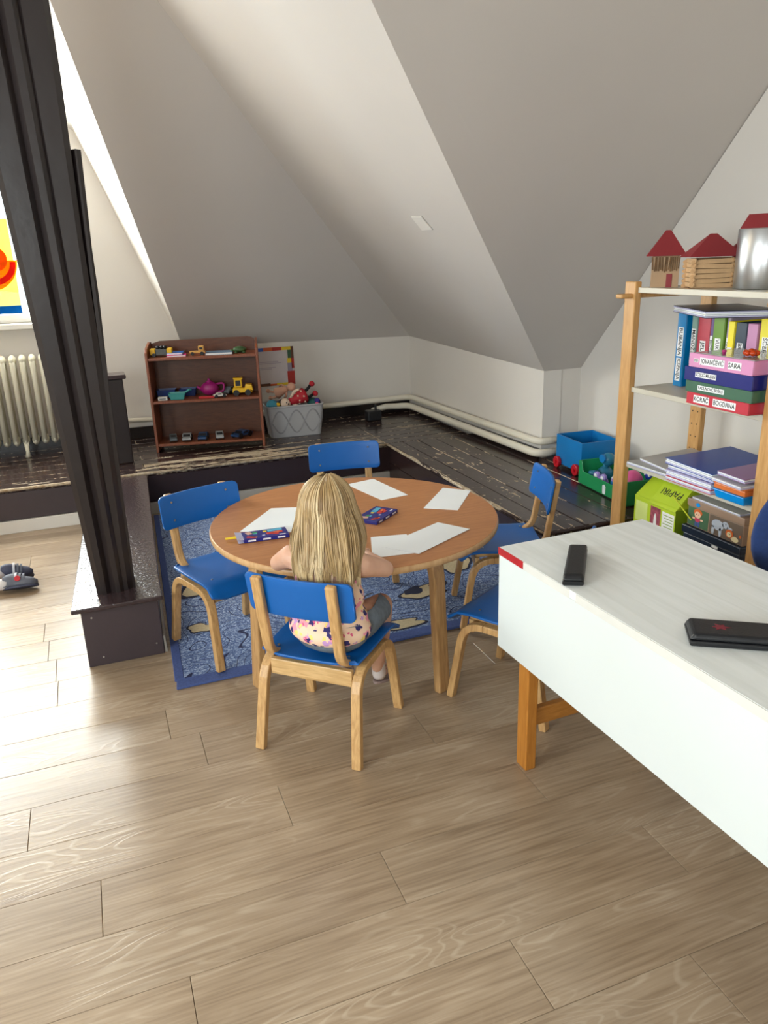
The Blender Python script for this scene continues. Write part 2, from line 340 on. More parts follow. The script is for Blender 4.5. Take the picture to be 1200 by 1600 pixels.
def cyl(bm, c, r, h, axis='z', n=20, r2=None):
    rot = {'z': Matrix.Identity(4), 'x': Matrix.Rotation(PI / 2, 4, 'Y'), 'y': Matrix.Rotation(PI / 2, 4, 'X')}[axis]
    bmesh.ops.create_cone(bm, cap_ends=True, segments=n, radius1=r, radius2=r if r2 is None else r2, depth=h, matrix=Matrix.Translation(c) @ rot)
def bez(p, n=8):
    """rounded polyline: p = list of (point, corner radius)"""
    out = []
    for i, (q, r) in enumerate(p):
        q = Vector(q)
        if r == 0 or i in (0, len(p) - 1): out.append(q); continue
        a = (Vector(p[i - 1][0]) - q); b = (Vector(p[i + 1][0]) - q)
        a = q + a.normalized() * min(r, a.length * 0.49); b = q + b.normalized() * min(r, b.length * 0.49)
        for k in range(n + 1):
            t = k / n; out.append(a * (1 - t) ** 2 + q * 2 * t * (1 - t) + b * t * t)
    return out
def thing(name, label, cat, loc=(0, 0, 0), rz=0.0, group=None, tilt=None):
    o = bpy.data.objects.new(name, None); COL.objects.link(o); o.empty_display_size = 0.05
    o.location = loc; o.rotation_euler = tilt if tilt else (0, 0, rz)
    return tag(o, label, cat, group)
def tag(o, label, cat, group=None):
    o['label'] = label; o['category'] = cat
    if group: o['group'] = group
    return o
def struct(name, bm, m, **k):
    o = obj(name, bm, m, **k); o['kind'] = 'structure'; return o
def dup(root, loc, rz, label=None):
    r = root.copy(); COL.objects.link(r); r.location = loc; r.rotation_euler = (0, 0, rz)
    if label: r['label'] = label
    for ch in list(root.children):
        c = ch.copy(); COL.objects.link(c); c.parent = r
        for g in list(ch.children):
            d = g.copy(); COL.objects.link(d); d.parent = c
    return r
def text(body, size, m, matrix, parent, name='lettering', ext=0.0002, xs=1.0, bold=0.0, fit=None):
    cu = bpy.data.curves.new(name, 'FONT'); cu.body = body; cu.size = size; cu.extrude = ext; cu.align_x = 'CENTER'; cu.align_y = 'CENTER'; cu.resolution_u = 2; cu.offset = bold
    t = bpy.data.objects.new(name, cu); COL.objects.link(t)
    dg = bpy.context.evaluated_depsgraph_get(); dg.update(); me = bpy.data.meshes.new_from_object(t.evaluated_get(dg))
    bpy.data.objects.remove(t); bpy.data.curves.remove(cu)
    if fit:
        mid = (max(v.co.x for v in me.vertices) + min(v.co.x for v in me.vertices)) / 2; me.transform(Matrix.Translation((-mid, 0, 0)))
        wd = max(v.co.x for v in me.vertices) - min(v.co.x for v in me.vertices); xs = min(1.05, fit / wd)
    me.transform(matrix @ Matrix.Diagonal((xs, 1, 1, 1))); me.materials.clear()
    return mobj(name, me, m, parent)
def frame_mtx(origin, xdir, ydir):
    x = Vector(xdir).normalized(); y = Vector(ydir).normalized(); z = x.cross(y)
    return Matrix(((x.x, y.x, z.x, origin[0]), (x.y, y.y, z.y, origin[1]), (x.z, y.z, z.z, origin[2]), (0, 0, 0, 1)))

# ================================================================== SETTING
bm = B(); box(bm, -3.2, -2.3, -0.08, 2.75, 5.8, -0.012); fl = struct('floor', bm, M['sub'])
PW, PL = 0.178, 1.158
bm = B(); box(bm, 0, 0.0004, -0.012, PL - 0.0012, PW - 0.0004, 0); bmesh.ops.recalc_face_normals(bm, faces=bm.faces)
plank_me = bpy.data.meshes.new('plank'); bm.to_mesh(plank_me); bm.free(); plank_me.materials.append(M['laminate'])
joints = {0: -.33, 1: .33, 2: -.155, 3: .51, 4: .014, 5: .68, -1: .16, -7: -.335}
k = -16
while 1.845 - PW * k > -1.2:
    y = 1.845 - PW * k
    if y + PW <= 4.75:
        j = joints.get(k, random.uniform(0, PL)); x = j - PL * 4
        while x < 2.7:
            x1 = min(x + PL, 2.69)
            if x > -3.1 and (y > 2.6 and x > 1.75) is False:
                p = mobj('plank', plank_me, None, fl); p.location = (x, y, random.uniform(-0.0002, 0.0002))
                if x1 < x + PL: p.scale = ((x1 - x) / PL, 1, 1)
                bv = p.modifiers.new('bevel', 'BEVEL'); bv.width = 0.0008; bv.segments = 1
            x += PL
    k += 1

Q = Vector((2.3515, 5.65, .832)); E0 = Vector((.62, 5.65, .868)); PC = Vector((2.438, 3.85, .77)); GR = Vector((2.70, 3.866, .768))
RIDGE = Vector((.351, 2.02, 2.75)); VAL = Vector((.330, 4.013, 2.75)); AL = Vector((-.01, 4.017, 2.75))
B1 = Vector((.104, 5.65, 2.232))
bm = B()  # back wall with the dormer window opening
WX0, WX1, WZ0, WZ1 = -1.95, -.12, 1.09, 2.22
for a in ((-3.2, 5.65, -.08, WX0, 5.80, 2.8), (WX0, 5.65, -.08, WX1, 5.80, WZ0), (WX0, 5.65, WZ1, WX1, 5.80, 2.8), (WX1, 5.65, -.08, .10, 5.80, 2.8)): box(bm, *a)
slab(bm, [(.10, 5.65, -.08), (2.36, 5.65, -.08), (2.36, 5.65, .832), (.62, 5.65, .868), (.104, 5.65, 2.235), (.10, 5.65, 2.235)], (0, 1, 0), .15)
struct('wall_back', bm, M['wall'])
bm = B(); slab(bm, [(2.3515, 5.65, -.08), (2.438, 3.85, -.08), tuple(PC), tuple(Q)], (1, 0, 0), .12)
struct('wall_right', bm, M['wall'])
bm = B(); slab(bm, [(2.438, 3.85, -.08), (2.70, 3.866, -.08), tuple(GR), tuple(PC)], (0, 1, 0), .08); struct('wall_corner', bm, M['wall'])
bm = B(); slab(bm, [(2.70, 3.866, -.08), (2.70, -2.3, -.08), (2.70, -2.3, 2.8), (2.70, 2.0, 2.75), tuple(GR)], (1, 0, 0), .12); struct('wall_right.001', bm, M['wall'])
bm = B()  # left wall with a window
for a in ((-3.12, -2.3, -.08, -3.0, -.6, 2.8), (-3.12, 1.4, -.08, -3.0, 5.8, 2.8), (-3.12, -.6, -.08, -3.0, 1.4, .95), (-3.12, -.6, 2.3, -3.0, 1.4, 2.8)): box(bm, *a)
struct('wall_left', bm, M['wall'])
bm = B()
for a in ((-3.12, -2.15, -.08, -2.3, -2.03, 2.8), (-.95, -2.15, -.08, 2.8, -2.03, 2.8), (-2.3, -2.15, -.08, -.95, -2.03, 1.1), (-2.3, -2.15, 2.35, -.95, -2.03, 2.8)): box(bm, *a)
struct('wall_front', bm, M['wall'])
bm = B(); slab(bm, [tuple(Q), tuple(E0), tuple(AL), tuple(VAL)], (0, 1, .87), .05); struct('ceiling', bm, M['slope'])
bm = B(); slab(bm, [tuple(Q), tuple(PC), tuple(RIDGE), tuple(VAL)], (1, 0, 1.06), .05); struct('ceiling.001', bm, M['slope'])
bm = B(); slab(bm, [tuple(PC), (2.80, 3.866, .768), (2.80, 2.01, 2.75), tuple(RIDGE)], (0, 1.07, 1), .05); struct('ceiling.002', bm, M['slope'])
bm = B(); slab(bm, [tuple(E0), tuple(B1), (.0, 5.65, 2.3), (-.05, 4.3, 2.75), tuple(AL)], (1, .3, .2), .03); struct('wall_dormer', bm, M['wall'])
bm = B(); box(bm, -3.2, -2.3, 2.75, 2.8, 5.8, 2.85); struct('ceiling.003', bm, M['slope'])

def window(name, x0, x1, z0, z1, y, yo, cols):
    """casement window in the plane y; sash and frame proud of the pane"""
    bm = B(); f = .055
    box(bm, x0, y, z0, x1, yo, z0 + f); box(bm, x0, y, z1 - f, x1, yo, z1); box(bm, x0, y, z0 + f, x0 + f, yo, z1 - f); box(bm, x1 - f, y, z0 + f, x1, yo, z1 - f)
    o = struct(name, bm, M['white'], bevel=.006)
    for c in range(1, cols):
        xc = x0 + (x1 - x0) * c / cols; bm = B(); box(bm, xc - .03, y - .002, z0 + f, xc + .03, yo, z1 - f); obj('mullion', bm, M['white'], o, bevel=.004)
    bm = B(); box(bm, x0 + f, (y + yo) / 2 - .003, z0 + f, x1 - f, (y + yo) / 2 + .003, z1 - f); obj('pane', bm, M['glass'], o)
    return o
w1 = window('window_1', WX0, WX1, WZ0, WZ1, 5.69, 5.76, 2)
bm = B(); box(bm, WX0 - .06, 5.56, WZ0 - .035, WX1 + .06, 5.69, WZ0); obj('window_sill', bm, M['white'], w1, bevel=.006)
w2 = window('window_2', 0, 2.0, .95, 2.3, 0, .06, 2); w2.matrix_world = Matrix.Translation((-3.04, -.6, 0)) @ Matrix.Rotation(PI / 2, 4, 'Z')
w3 = window('window_3', -2.3, -.95, 1.1, 2.35, -2.12, -2.06, 1)
# backlit paper picture of a ship and sun taped to the dormer window
po_ = thing('window_picture', 'colourful paper picture of a ship and a red sun taped to the window', 'picture', (-.67, 5.683, 1.15))
for nm, c in (('wp_yellow', (250, 226, 110)), ('wp_orange', (240, 150, 20)), ('wp_red', (230, 40, 30)), ('wp_deep_orange', (236, 100, 20)), ('wp_pale', (214, 232, 214)), ('wp_blue', (20, 120, 220)), ('wp_gold', (236, 186, 40))): M[nm] = translucent(nm.replace('wp_', '').replace('_', ' ') + ' tissue', c)
def disc2(bm, cx, cz, r, y0, y1, n=28, a0=0, a1=2 * PI, ri=0):
    pts = [(cx + r * math.cos(a0 + (a1 - a0) * k / n), cz + r * math.sin(a0 + (a1 - a0) * k / n)) for k in range(n + (a1 - a0 < 6.2))]
    if ri: pts += [(cx + ri * math.cos(a1 - (a1 - a0) * k / n), cz + ri * math.sin(a1 - (a1 - a0) * k / n)) for k in range(n + 1)]
    hexa(bm, [(x, y0, z) for x, z in pts], [(x, y1, z) for x, z in pts])
bm = B(); box(bm, -.30, 0, 0, .30, .002, .58); obj('backing_sheet', bm, M['wp_yellow'], po_)
bm = B(); box(bm, -.30, -.002, 0, .30, 0, .05); obj('sea_strip', bm, M['wp_blue'], po_)
bm = B(); hexa(bm, [(-.30, -.002, .05), (.30, -.002, .05), (.30, -.002, .13), (.1, -.002, .155), (-.15, -.002, .14), (-.30, -.002, .16)], [(-.30, -.001, .05), (.30, -.001, .05), (.30, -.001, .13), (.1, -.001, .155), (-.15, -.001, .14), (-.30, -.001, .16)]); obj('wave_strip', bm, M['wp_pale'], po_)
bm = B(); disc2(bm, .13, .33, .19, -.004, -.002, a0=PI, a1=2 * PI); obj('ship_hull', bm, M['wp_orange'], po_)
for k in range(4):
    bm = B(); box(bm, .02 + k * .01, -.0055, .18 + k * .018, .24 - k * .005, -.0045, .186 + k * .018); obj('hull_line', bm, M['wp_gold'], po_)
bm = B(); disc2(bm, .17, .32, .14, -.007, -.006, a0=PI, a1=2 * PI, ri=.105); obj('red_arc', bm, M['wp_red'], po_)
bm = B(); disc2(bm, .19, .34, .075, -.0085, -.0075); obj('sun_disc', bm, M['wp_deep_orange'], po_)
flat('wp_pink', (214, 60, 90)); bm = B(); 
for a in range(4): hexa(bm, [(.11, -.004, .07), (.11 + .03 * math.cos(a * 1.6), -.004, .07 + .03 * math.sin(a * 1.6)), (.11 + .014 * math.cos(a * 1.6 + .5), -.004, .07 + .014 * math.sin(a * 1.6 + .5))], [(.11, -.003, .07), (.11 + .03 * math.cos(a * 1.6), -.003, .07 + .03 * math.sin(a * 1.6)), (.11 + .014 * math.cos(a * 1.6 + .5), -.003, .07 + .014 * math.sin(a * 1.6 + .5))])
obj('starfish', bm, M['wp_pink'], po_)

# ---- raised platform (U shape): cores, boards, risers, nosings
PZ = .26
bm = B(); box(bm, -3.0, 4.635, 0, 2.34, 5.65, PZ - .026); box(bm, 1.775, 2.735, 0, 2.43, 4.635, PZ - .026); box(bm, 2.43, 2.735, 0, 2.70, 3.85, PZ - .026)
plat = struct('trim_1', bm, M['skirt'])
def board(x0, y0, x1, y1, m, name='board', z0=PZ - .026, z1=PZ, parent=plat, bev=.0028):
    bm = B(); cx, cy = (x0 + x1) / 2, (y0 + y1) / 2; box(bm, x0 - cx, y0 - cy, z0, x1 - cx, y1 - cy, z1); o = obj(name, bm, [m, M['seam']], parent, bevel=bev, seg=1); o.modifiers['bevel'].material = 1; o.location = (cx, cy, random.uniform(-.001, .0005)); return o
yy = 4.62
for i, wd in enumerate((.105, .105, .12, .12, .12, .12, .12, .12, .1)):
    x = -3.0
    for xe in (-1.6 + .2 * (i % 3), .16 + .05 * (i % 2), 1.74):
        mm = M['dark_worn_x'] if (i < 2 and x > 0) else (M['dark_worn_x2'] if (i < 1 or (i == 2 and x > 0)) else M['dark'])
        board(x + .002, yy + .001, xe, yy + wd - .0015, mm); x = xe
    board(1.742, yy + .001, 2.34, yy + wd - .0015, M['dark_worn_x2'] if i in (0, 3) else M['dark'])
    yy += wd
xx = 1.755
for i, wd in enumerate((.10, .11, .12, .12, .12, .105)):
    mm = (M['dark_worn_y2'], M['dark_worn_y'], M['dark_worn_y'], M['dark_worn_y2'], M['dark_y'], M['dark_y'])[i]
    board(xx + .001, 2.72, xx + wd - .0015, 4.618, mm); xx += wd
board(2.432, 2.72, 2.56, 3.84, M['dark_y']); board(2.562, 2.72, 2.69, 3.84, M['dark_y'])
# risers
def riser(x0, y0, x1, y1, z0, z1, m, name='riser'):
    bm = B(); box(bm, x0, y0, z0, x1, y1, z1); return obj(name, bm, m, plat, bevel=.0015, seg=1)
riser(-3.0, 4.615, .20, 4.635, .075, PZ - .026, M['plinth']); riser(.20, 4.615, 1.775, 4.635, .075, PZ - .026, M['dark'])
riser(1.755, 2.72, 1.775, 4.615, .13, PZ - .026, M['dark_y']); riser(1.753, 2.72, 1.775, 4.615, 0, .128, M['dark_y'])
riser(1.775, 2.715, 2.70, 2.735, 0, PZ - .026, M['dark'])
riser(-3.0, 4.602, .20, 4.632, 0, .072, M['white'], 'skirting'); riser(.20, 4.602, 1.753, 4.632, 0, .072, M['strip'], 'skirting')
# worn nosings along the edges
def nosing(path, m):
    bm = B(); sweep(bm, path, circ(.009, 8)); return obj('nosing', bm, m, plat, smooth=True)
nosing([(-3.0, 4.614, PZ - .008), (-1, 4.614, PZ - .008), (1.75, 4.614, PZ - .008)], M['nosing'])
nosing([(1.748, 4.62, PZ - .008), (1.748, 3.6, PZ - .008), (1.748, 2.72, PZ - .008)], M['nosing_y'])
nosing([(1.748, 2.714, PZ - .008), (2.69, 2.714, PZ - .008)], M['dark_edge'])
# dark skirtings on top of the platform
bm = B(); box(bm, -3.0, 5.625, PZ, 2.33, 5.65, PZ + .075); struct('baseboard_back', bm, M['skirt'])
bm = B(); slab(bm, [(2.345, 5.62, PZ), (2.432, 3.86, PZ), (2.432, 3.86, PZ + .05), (2.345, 5.62, PZ + .05)], (-1, 0, 0), .015); struct('baseboard_right', bm, M['skirt'])

# heating pipes along the right wall and the back wall
for i, (r, z, off, endx, endy) in enumerate(((.021, PZ + .105, .045, 2.52, 3.80), (.024, PZ + .045, .075, 2.48, 3.76))):
    bm = B()
    path = bez([((endx, endy + .01, z), 0), ((2.438 - off, 3.80 - i * .03, z), .07), ((2.3515 - off, 5.60 - off + .01, z + .01), .08), ((1.0, 5.61 - off * .4, z - .015), 0)], 8)
    if i: path = path[:-1] + [Vector((2.1, 5.59 - .03, z + .01)), Vector((2.0, 5.6, z - .02))]
    sweep(bm, path, circ(r, 12), up=(0, 0, 1)); tag(obj('heating_pipe', bm, M['pipe'], smooth=True), ('upper' if i == 0 else 'lower') + ' cream heating pipe running along the foot of the knee walls', 'pipe', None)
bm = B(); tube(bm, [(-.1, 5.6, .40), (.1, 5.6, .40), (1.0, 5.6, .355)], .017); tag(obj('heating_pipe', bm, M['pipe'], smooth=True), 'short cream pipe behind the toy bookcase and beam', 'pipe')
# small dark block on the floor by the back pipe
t = thing('door_stop', 'small black block with a peg on the platform below the back wall pipe', 'block', (1.93, 5.38, PZ))
bm = B(); box(bm, -.055, -.04, 0, .055, .04, .075); obj('body', bm, M['black'], t, bevel=.008)
bm = B(); cyl(bm, (0.02, 0, .095), .009, .045); obj('peg', bm, M['black'], t)

# plaster patch (cover plate) on the slope
t = thing('cover_plate', 'small square cover plate on the sloping ceiling', 'plate', (0, 0, 0))
hp = [Vector(p) for p in ((1.549, 3.666, 1.608), (1.556, 3.559, 1.602), (1.617, 3.571, 1.545), (1.614, 3.686, 1.546))]
nn = Vector((-1, -.011, -1.064)).normalized()
bm = B(); hexa(bm, [tuple(p - nn * .003) for p in hp], [tuple(p + nn * .005) for p in hp]); obj('plate', bm, M['wall'], t, bevel=.001, seg=1)
bm = B(); c_ = sum(hp, Vector()) / 4
hexa(bm, [tuple(c_ + (p - c_) * 1.07 - nn * .004) for p in hp], [tuple(c_ + (p - c_) * 1.07 + nn * .0015) for p in hp]); obj('gap_edge', bm, M['strip'], t)

# ---- beam on its plinth
plinth = thing('beam_plinth', 'low brown painted timber plinth under the dark wooden beam', 'plinth')
bm = B(); hexa(bm, [(-.165, 2.79, 0), (.110, 2.79, 0), (.205, 4.60, 0), (-.07, 4.60, 0)], [(-.165, 2.79, .232), (.110, 2.79, .232), (.205, 4.60, .232), (-.07, 4.60, .232)]); obj('body', bm, M['plinth'], plinth, bevel=.003)
bm = B(); hexa(bm, [(-.195, 2.765, .233), (.128, 2.765, .233), (.135, 3.0, .233), (.218, 4.60, .233), (-.10, 4.60, .233)], [(-.195, 2.765, .25), (.128, 2.765, .25), (.135, 3.0, .25), (.218, 4.60, .25), (-.10, 4.60, .25)]); obj('top_board', bm, M['plinthtop'], plinth, bevel=.004)
bm = B(); hexa(bm, [(.112, 2.80, .0), (.122, 2.80, .0), (.214, 4.59, .0), (.204, 4.59, .0)], [(.112, 2.80, .07), (.118, 2.80, .07), (.210, 4.59, .07), (.204, 4.59, .07)]); obj('skirting', bm, M['strip'], plinth)
for x, z in ((-.11, .035), (.085, .05), (-.13, .2)):
    bm = B(); cyl(bm, (x, 2.789, z), .0035, .003, 'y', 10); obj('nail_head', bm, M['steel'], plinth)
beam = thing('roof_beam', 'dark brown timber roof post with bevelled edges standing on the plinth', 'beam', (0, 0, 0))
def memb(name, b0, t0, d, z0, z1):   # board: bottom x-range, top x-range, y-range
    bm = B(); n = 10; rings = []
    for i in range(n + 1):
        f = i / n; x0 = b0[0] + (t0[0] - b0[0]) * f; x1 = b0[1] + (t0[1] - b0[1]) * f; z = z0 + (z1 - z0) * f; c = .018
        w_ = .002 * math.sin(i * 2.1)
        sec = [(x0 + c, d[0]), (x1 - c, d[0]), (x1 + w_, d[0] + c), (x1 + w_, d[1] - c), (x1 - c, d[1]), (x0 + c, d[1]), (x0, d[1] - c), (x0, d[0] + c)]
        rings.append([bm.verts.new((x, y, z)) for x, y in sec])
    for a, b_ in zip(rings, rings[1:]):
        for k in range(8): bm.faces.new([a[k], a[(k + 1) % 8], b_[(k + 1) % 8], b_[k]])
    bm.faces.new(rings[0][::-1]); bm.faces.new(rings[-1]); return obj(name, bm, M['post'], beam)
memb('front_board', (-.100, -.048), (-.262, -.125), (2.87, 2.99), .25, 2.75)
memb('front_board', (-.050, .002), (-.128, -.066), (2.868, 3.0), .25, 2.75)
memb('core_post', (-.02, .030), (-.075, .040), (2.88, 3.04), .25, 2.75)
memb('side_board', (.022, .036), (.036, .066), (2.90, 3.02), .25, 1.79)
memb('side_board', (.010, .034), (-.02, .026), (2.895, 3.03), .251, 2.75)
# dark timber stub behind the beam with pale worn cap
t = thing('timber_stub', 'short dark timber post with shiny cap behind the roof beam', 'post', (.10, 4.95, PZ))
bm = B(); box(bm, -.08, -.06, 0, .065, .08, .52); obj('shaft', bm, M['post'], t, bevel=.006)
bm = B(); box(bm, -.09, -.07, .52, .085, .09, .545); obj('cap', bm, M['plinthtop'], t, bevel=.006)

# ---- radiator under the dormer window
rad = thing('radiator', 'cream cast iron column radiator under the window', 'radiator', (-.29, 5.45, PZ))
sm_b = B()
def section():
    bm = B()
    for yo in (-.055, .055):
        tube(bm, [(0, yo, .10), (0, yo, .50), (0, yo, .61)], .0165, 8)
    for z in (.10, .615): ball(bm, (0, 0, z), (.024, .075, .034), 10, 7)
    bmesh.ops.recalc_face_normals(bm, faces=bm.faces)
    me = bpy.data.meshes.new('radiator_section'); bm.to_mesh(me); bm.free(); me.materials.append(M['radiator'])
    for p in me.polygons: p.use_smooth = True
    return me
sme = section()
for i in range(17):
    o = mobj('radiator_section', sme, None, rad); o.location = (-i * .058, 0, 0)
for i in (3, 13):
    bm = B(); tube(bm, [(-i * .058, -.05, .10), (-i * .058, -.058, .03), (-i * .058, -.06, 0)], [.018, .011, .02], 10); obj('foot', bm, M['radiator'], rad, smooth=True)
bm = B(); tube(bm, [(.02, 0, .10), (.07, 0, .10), (.07, .1, .10)], .012); obj('valve_pipe', bm, M['radiator'], rad, smooth=True)

# ================================================================== RUG
rug = thing('rug', 'blue patterned children rug with beige animals under the round table', 'rug', (0, 0, 0))
bm = B()
hexa(bm, [(.125, 2.495, .001), (1.70, 2.52, .001), (1.70, 4.55, .001), (.225, 4.55, .001)], [(.125, 2.495, .009), (1.70, 2.52, .009), (1.70, 4.55, .009), (.225, 4.55, .009)])
obj('pile', bm, M['rug'], rug, bevel=.003)
M['rugborder'] = mat('blue_rug_border', (66, 84, 138), .95, var=.15, vs=120, bump=.4, bs=200)
bm = B()
hexa(bm, [(.121, 2.49, .001), (1.704, 2.515, .001), (1.70, 2.575, .001), (.128, 2.55, .001)], [(.121, 2.49, .0105), (1.704, 2.515, .0105), (1.70, 2.575, .0105), (.128, 2.55, .0105)])
obj('border', bm, M['rugborder'], rug, bevel=.002, seg=1)
bm = B(); hexa(bm, [(.121, 2.55, .001), (.155, 2.55, .001), (.25, 4.55, .001), (.222, 4.55, .001)], [(.121, 2.55, .0105), (.155, 2.55, .0105), (.25, 4.55, .0105), (.222, 4.55, .0105)])
obj('border', bm, M['rugborder'], rug, bevel=.002, seg=1)
flat('rug_beige', (190, 174, 140), .95, var=.12, vs=90); flat('rug_dark', (30, 34, 58), .95, var=.1); flat('rug_brown', (96, 84, 74), .95, var=.1)
def blob(cx, cy, rx, ry, seed, z, m, rot=0., rough=.35):
    rr_ = random.Random(seed); ph = [rr_.uniform(0, 6.28) for _ in range(4)]; pts = []
    for k in range(30):
        a = 2 * PI * k / 30; r = 1 + rough * (.5 * math.sin(2 * a + ph[0]) + .35 * math.sin(3 * a + ph[1]) + .3 * math.sin(5 * a + ph[2]))
        x, y = rx * r * math.cos(a), ry * r * math.sin(a); pts.append((cx + x * math.cos(rot) - y * math.sin(rot), cy + x * math.sin(rot) + y * math.cos(rot)))
    bm = B(); hexa(bm, [(x, y, .005) for x, y in pts], [(x, y, z) for x, y in pts]); obj('rug_motif', bm, m, rug)
for cx, cy, rx, ry, s, rot in ((.45, 3.42, .20, .12, 3, .4), (.80, 3.62, .16, .08, 11, .1), (.27, 2.93, .05, .04, 9, 0), (1.02, 2.62, .11, .035, 5, .1), (1.25, 2.88, .10, .06, 8, .3), (.72, 2.78, .07, .03, 12, .2), (1.15, 3.28, .12, .06, 21, .2), (1.5, 3.1, .1, .07, 27, 1.2)):
    blob(cx, cy, rx * 1.05 + .004, ry * 1.05 + .005, s, .0100, M['rug_dark'], rot); blob(cx, cy, rx * .97, ry * .95, s, .0108, M['rug_beige'], rot)
for cx, cy, rx, ry, s in ((.40, 3.47, .05, .022, 4), (1.20, 2.9, .055, .03, 6), (1.30, 2.84, .03, .02, 16), (.98, 2.64, .02, .01, 7), (1.33, 2.93, .04, .018, 17), (.5, 3.37, .03, .012, 19)):
    blob(cx, cy, rx, ry, s, .0116, M['rug_dark'] if s % 2 == 0 else M['rug_brown'], .3)

# ================================================================== CHAIRS
def make_chair(label):
    t = thing('child_chair', label, 'chair', group='blue and beech chairs round the table')
    for s in (-1, 1):   # bentwood inverted U legs, lofted from foot to foot
        x = s * .150
        pts = bez([((x + s * .012, -.178, 0), 0), ((x, -.128, .285), .075), ((x, .125, .285), .075), ((x + s * .012, .172, 0), 0)], 8)
        n = len(pts); h = n // 2
        for a, b_ in ((0, h + 1), (h, n)):
            seg_ = pts[a:b_]
            bm = B(); sweep(bm, seg_, rect(.030, .024), up=(1, 0, 0)); obj('leg', bm, M['beech'], t, bevel=.0035)
    for s in (-1, 1):   # upright running into the seat rail
        x = s * .116
        pts = bez([((x, -.196, .588), 0), ((x, -.172, .44), .05), ((x, -.150, .306), .075), ((x, .06, .302), .05), ((x, .12, .300), 0)], 8)
        bm = B(); sweep(bm, pts, rect(.031, .021), up=(1, 0, 0)); obj('upright', bm, M['beech_y'], t, bevel=.006, seg=3)
    for y, z0 in ((-.118, .238), (.112, .244)):   # aprons
        bm = B(); box(bm, -.134, y - .009, z0, .134, y + .009, .290); obj('apron', bm, M['beech_x'], t, bevel=.003)
    # seat: plywood with rolled front edge
    bm = B(); prof = [(-.152, .321), (-.13, .3155), (-.06, .3135), (.03, .3155), (.10, .318), (.145, .314), (.172, .298), (.186, .272)]; nx = 12; th = .009; top = []; bot = []
    for i, (y, z) in enumerate(prof):
        r0, r1 = [], []
        for j in range(nx + 1):
            u = j / nx * 2 - 1; hw = .158 + .012 * (y + .15) / .33
            cr = .03 * max(0, abs(u) - .75) / .25 if i == 0 else 0; crf = -.018 * max(0, abs(u) - .7) / .3 if i == len(prof) - 1 else 0
            if i == 0: hw -= .012
            zz = z - .006 * (1 - u * u) * (1 if y < .12 else .3)
            r0.append(bm.verts.new((u * hw, y + cr + crf * 0, zz - crf + th))); r1.append(bm.verts.new((u * hw, y + cr - (.008 if i > 5 else 0), zz - crf)))
        top.append(r0); bot.append(r1)
    def shell(A, Bq):
        for G, fl_ in ((A, 0), (Bq, 1)):
            for a, b_ in zip(G, G[1:]):
                for j in range(len(a) - 1):
                    f = [a[j], a[j + 1], b_[j + 1], b_[j]]; bm.faces.new(f[::-1] if fl_ else f)
        for a, b_ in zip(zip(A[0], Bq[0]), list(zip(A[0], Bq[0]))[1:]): bm.faces.new([a[0], b_[0], b_[1], a[1]])
        for a, b_ in zip(zip(A[-1], Bq[-1]), list(zip(A[-1], Bq[-1]))[1:]): bm.faces.new([a[0], a[1], b_[1], b_[0]])
        for e in (0, -1):
            for i in range(len(A) - 1): bm.faces.new([A[i][e], A[i + 1][e], Bq[i + 1][e], Bq[i][e]])
    shell(top, bot); obj('seat', bm, M['blue'], t, smooth=True, bevel=.003)
    # backrest: curved panel with rounded corners, standing in front of the uprights
    bm = B(); W, z0, z1 = .168, .462, .588; nx, nz = 16, 6; F_, K_ = [], []; US = [-1, -.994, -.98, -.957, -.925, -.89, -.7, -.46, -.23, 0, .23, .46, .7, .89, .925, .957, .98, .994, 1]; nx = len(US) - 1; RC = .0185
    for i in range(nz + 1):
        v = i / nz; r0, r1 = [], []
        for j in range(nx + 1):
            u = US[j]; dd = max(0, abs(u) - .89) * W; edge = (RC - math.sqrt(max(0, RC * RC - dd * dd))) / RC
            z = z0 + (z1 - z0) * v; z += (.5 - v) * 2 * RC * edge
            y = -.1600 - .162 * (z - .44) + .022 * (u * u - .476)
            r0.append(bm.verts.new((u * W, y + .009, z))); r1.append(bm.verts.new((u * W, y, z)))
        F_.append(r0); K_.append(r1)
    shell(F_, K_); obj('backrest', bm, M['blue'], t, smooth=True, bevel=.003)
    for x in (-.116, .116):
        for z in (.492, .560):
            bm = B(); u = x / W; y = -.1600 - .162 * (z - .44) + .0105; cyl(bm, (x, y, z), .0042, .003, 'y', 10); obj('screw', bm, M['steel'], t)
        for y in (-.10, .09):
            bm = B(); cyl(bm, (x, y, .3245), .0042, .003, 'z', 10); obj('screw', bm, M['steel'], t)
    return t
ch0 = make_chair('small blue and beech chair the blond child sits on')
ch0.location = (.565, 2.065, 0); ch0.rotation_euler = (0, 0, math.radians(-42.3))
dup(ch0, (.377, 2.756, 0), math.radians(-159.6), 'empty small blue chair standing on the rug at the left of the table').location.z = .0135
dup(ch0, (1.218, 2.01, 0), math.radians(30.5), 'small blue chair half hidden behind the white desk, nearest to it')
c = dup(ch0, (1.45, 2.57, 0), math.radians(70.5), 'small blue chair at the right of the table beside the platform'); c.location.z = .0135
c = dup(ch0, (1.03, 3.21, 0), math.radians(171), 'small blue chair on the far side of the table facing the camera'); c.location.z = .0135

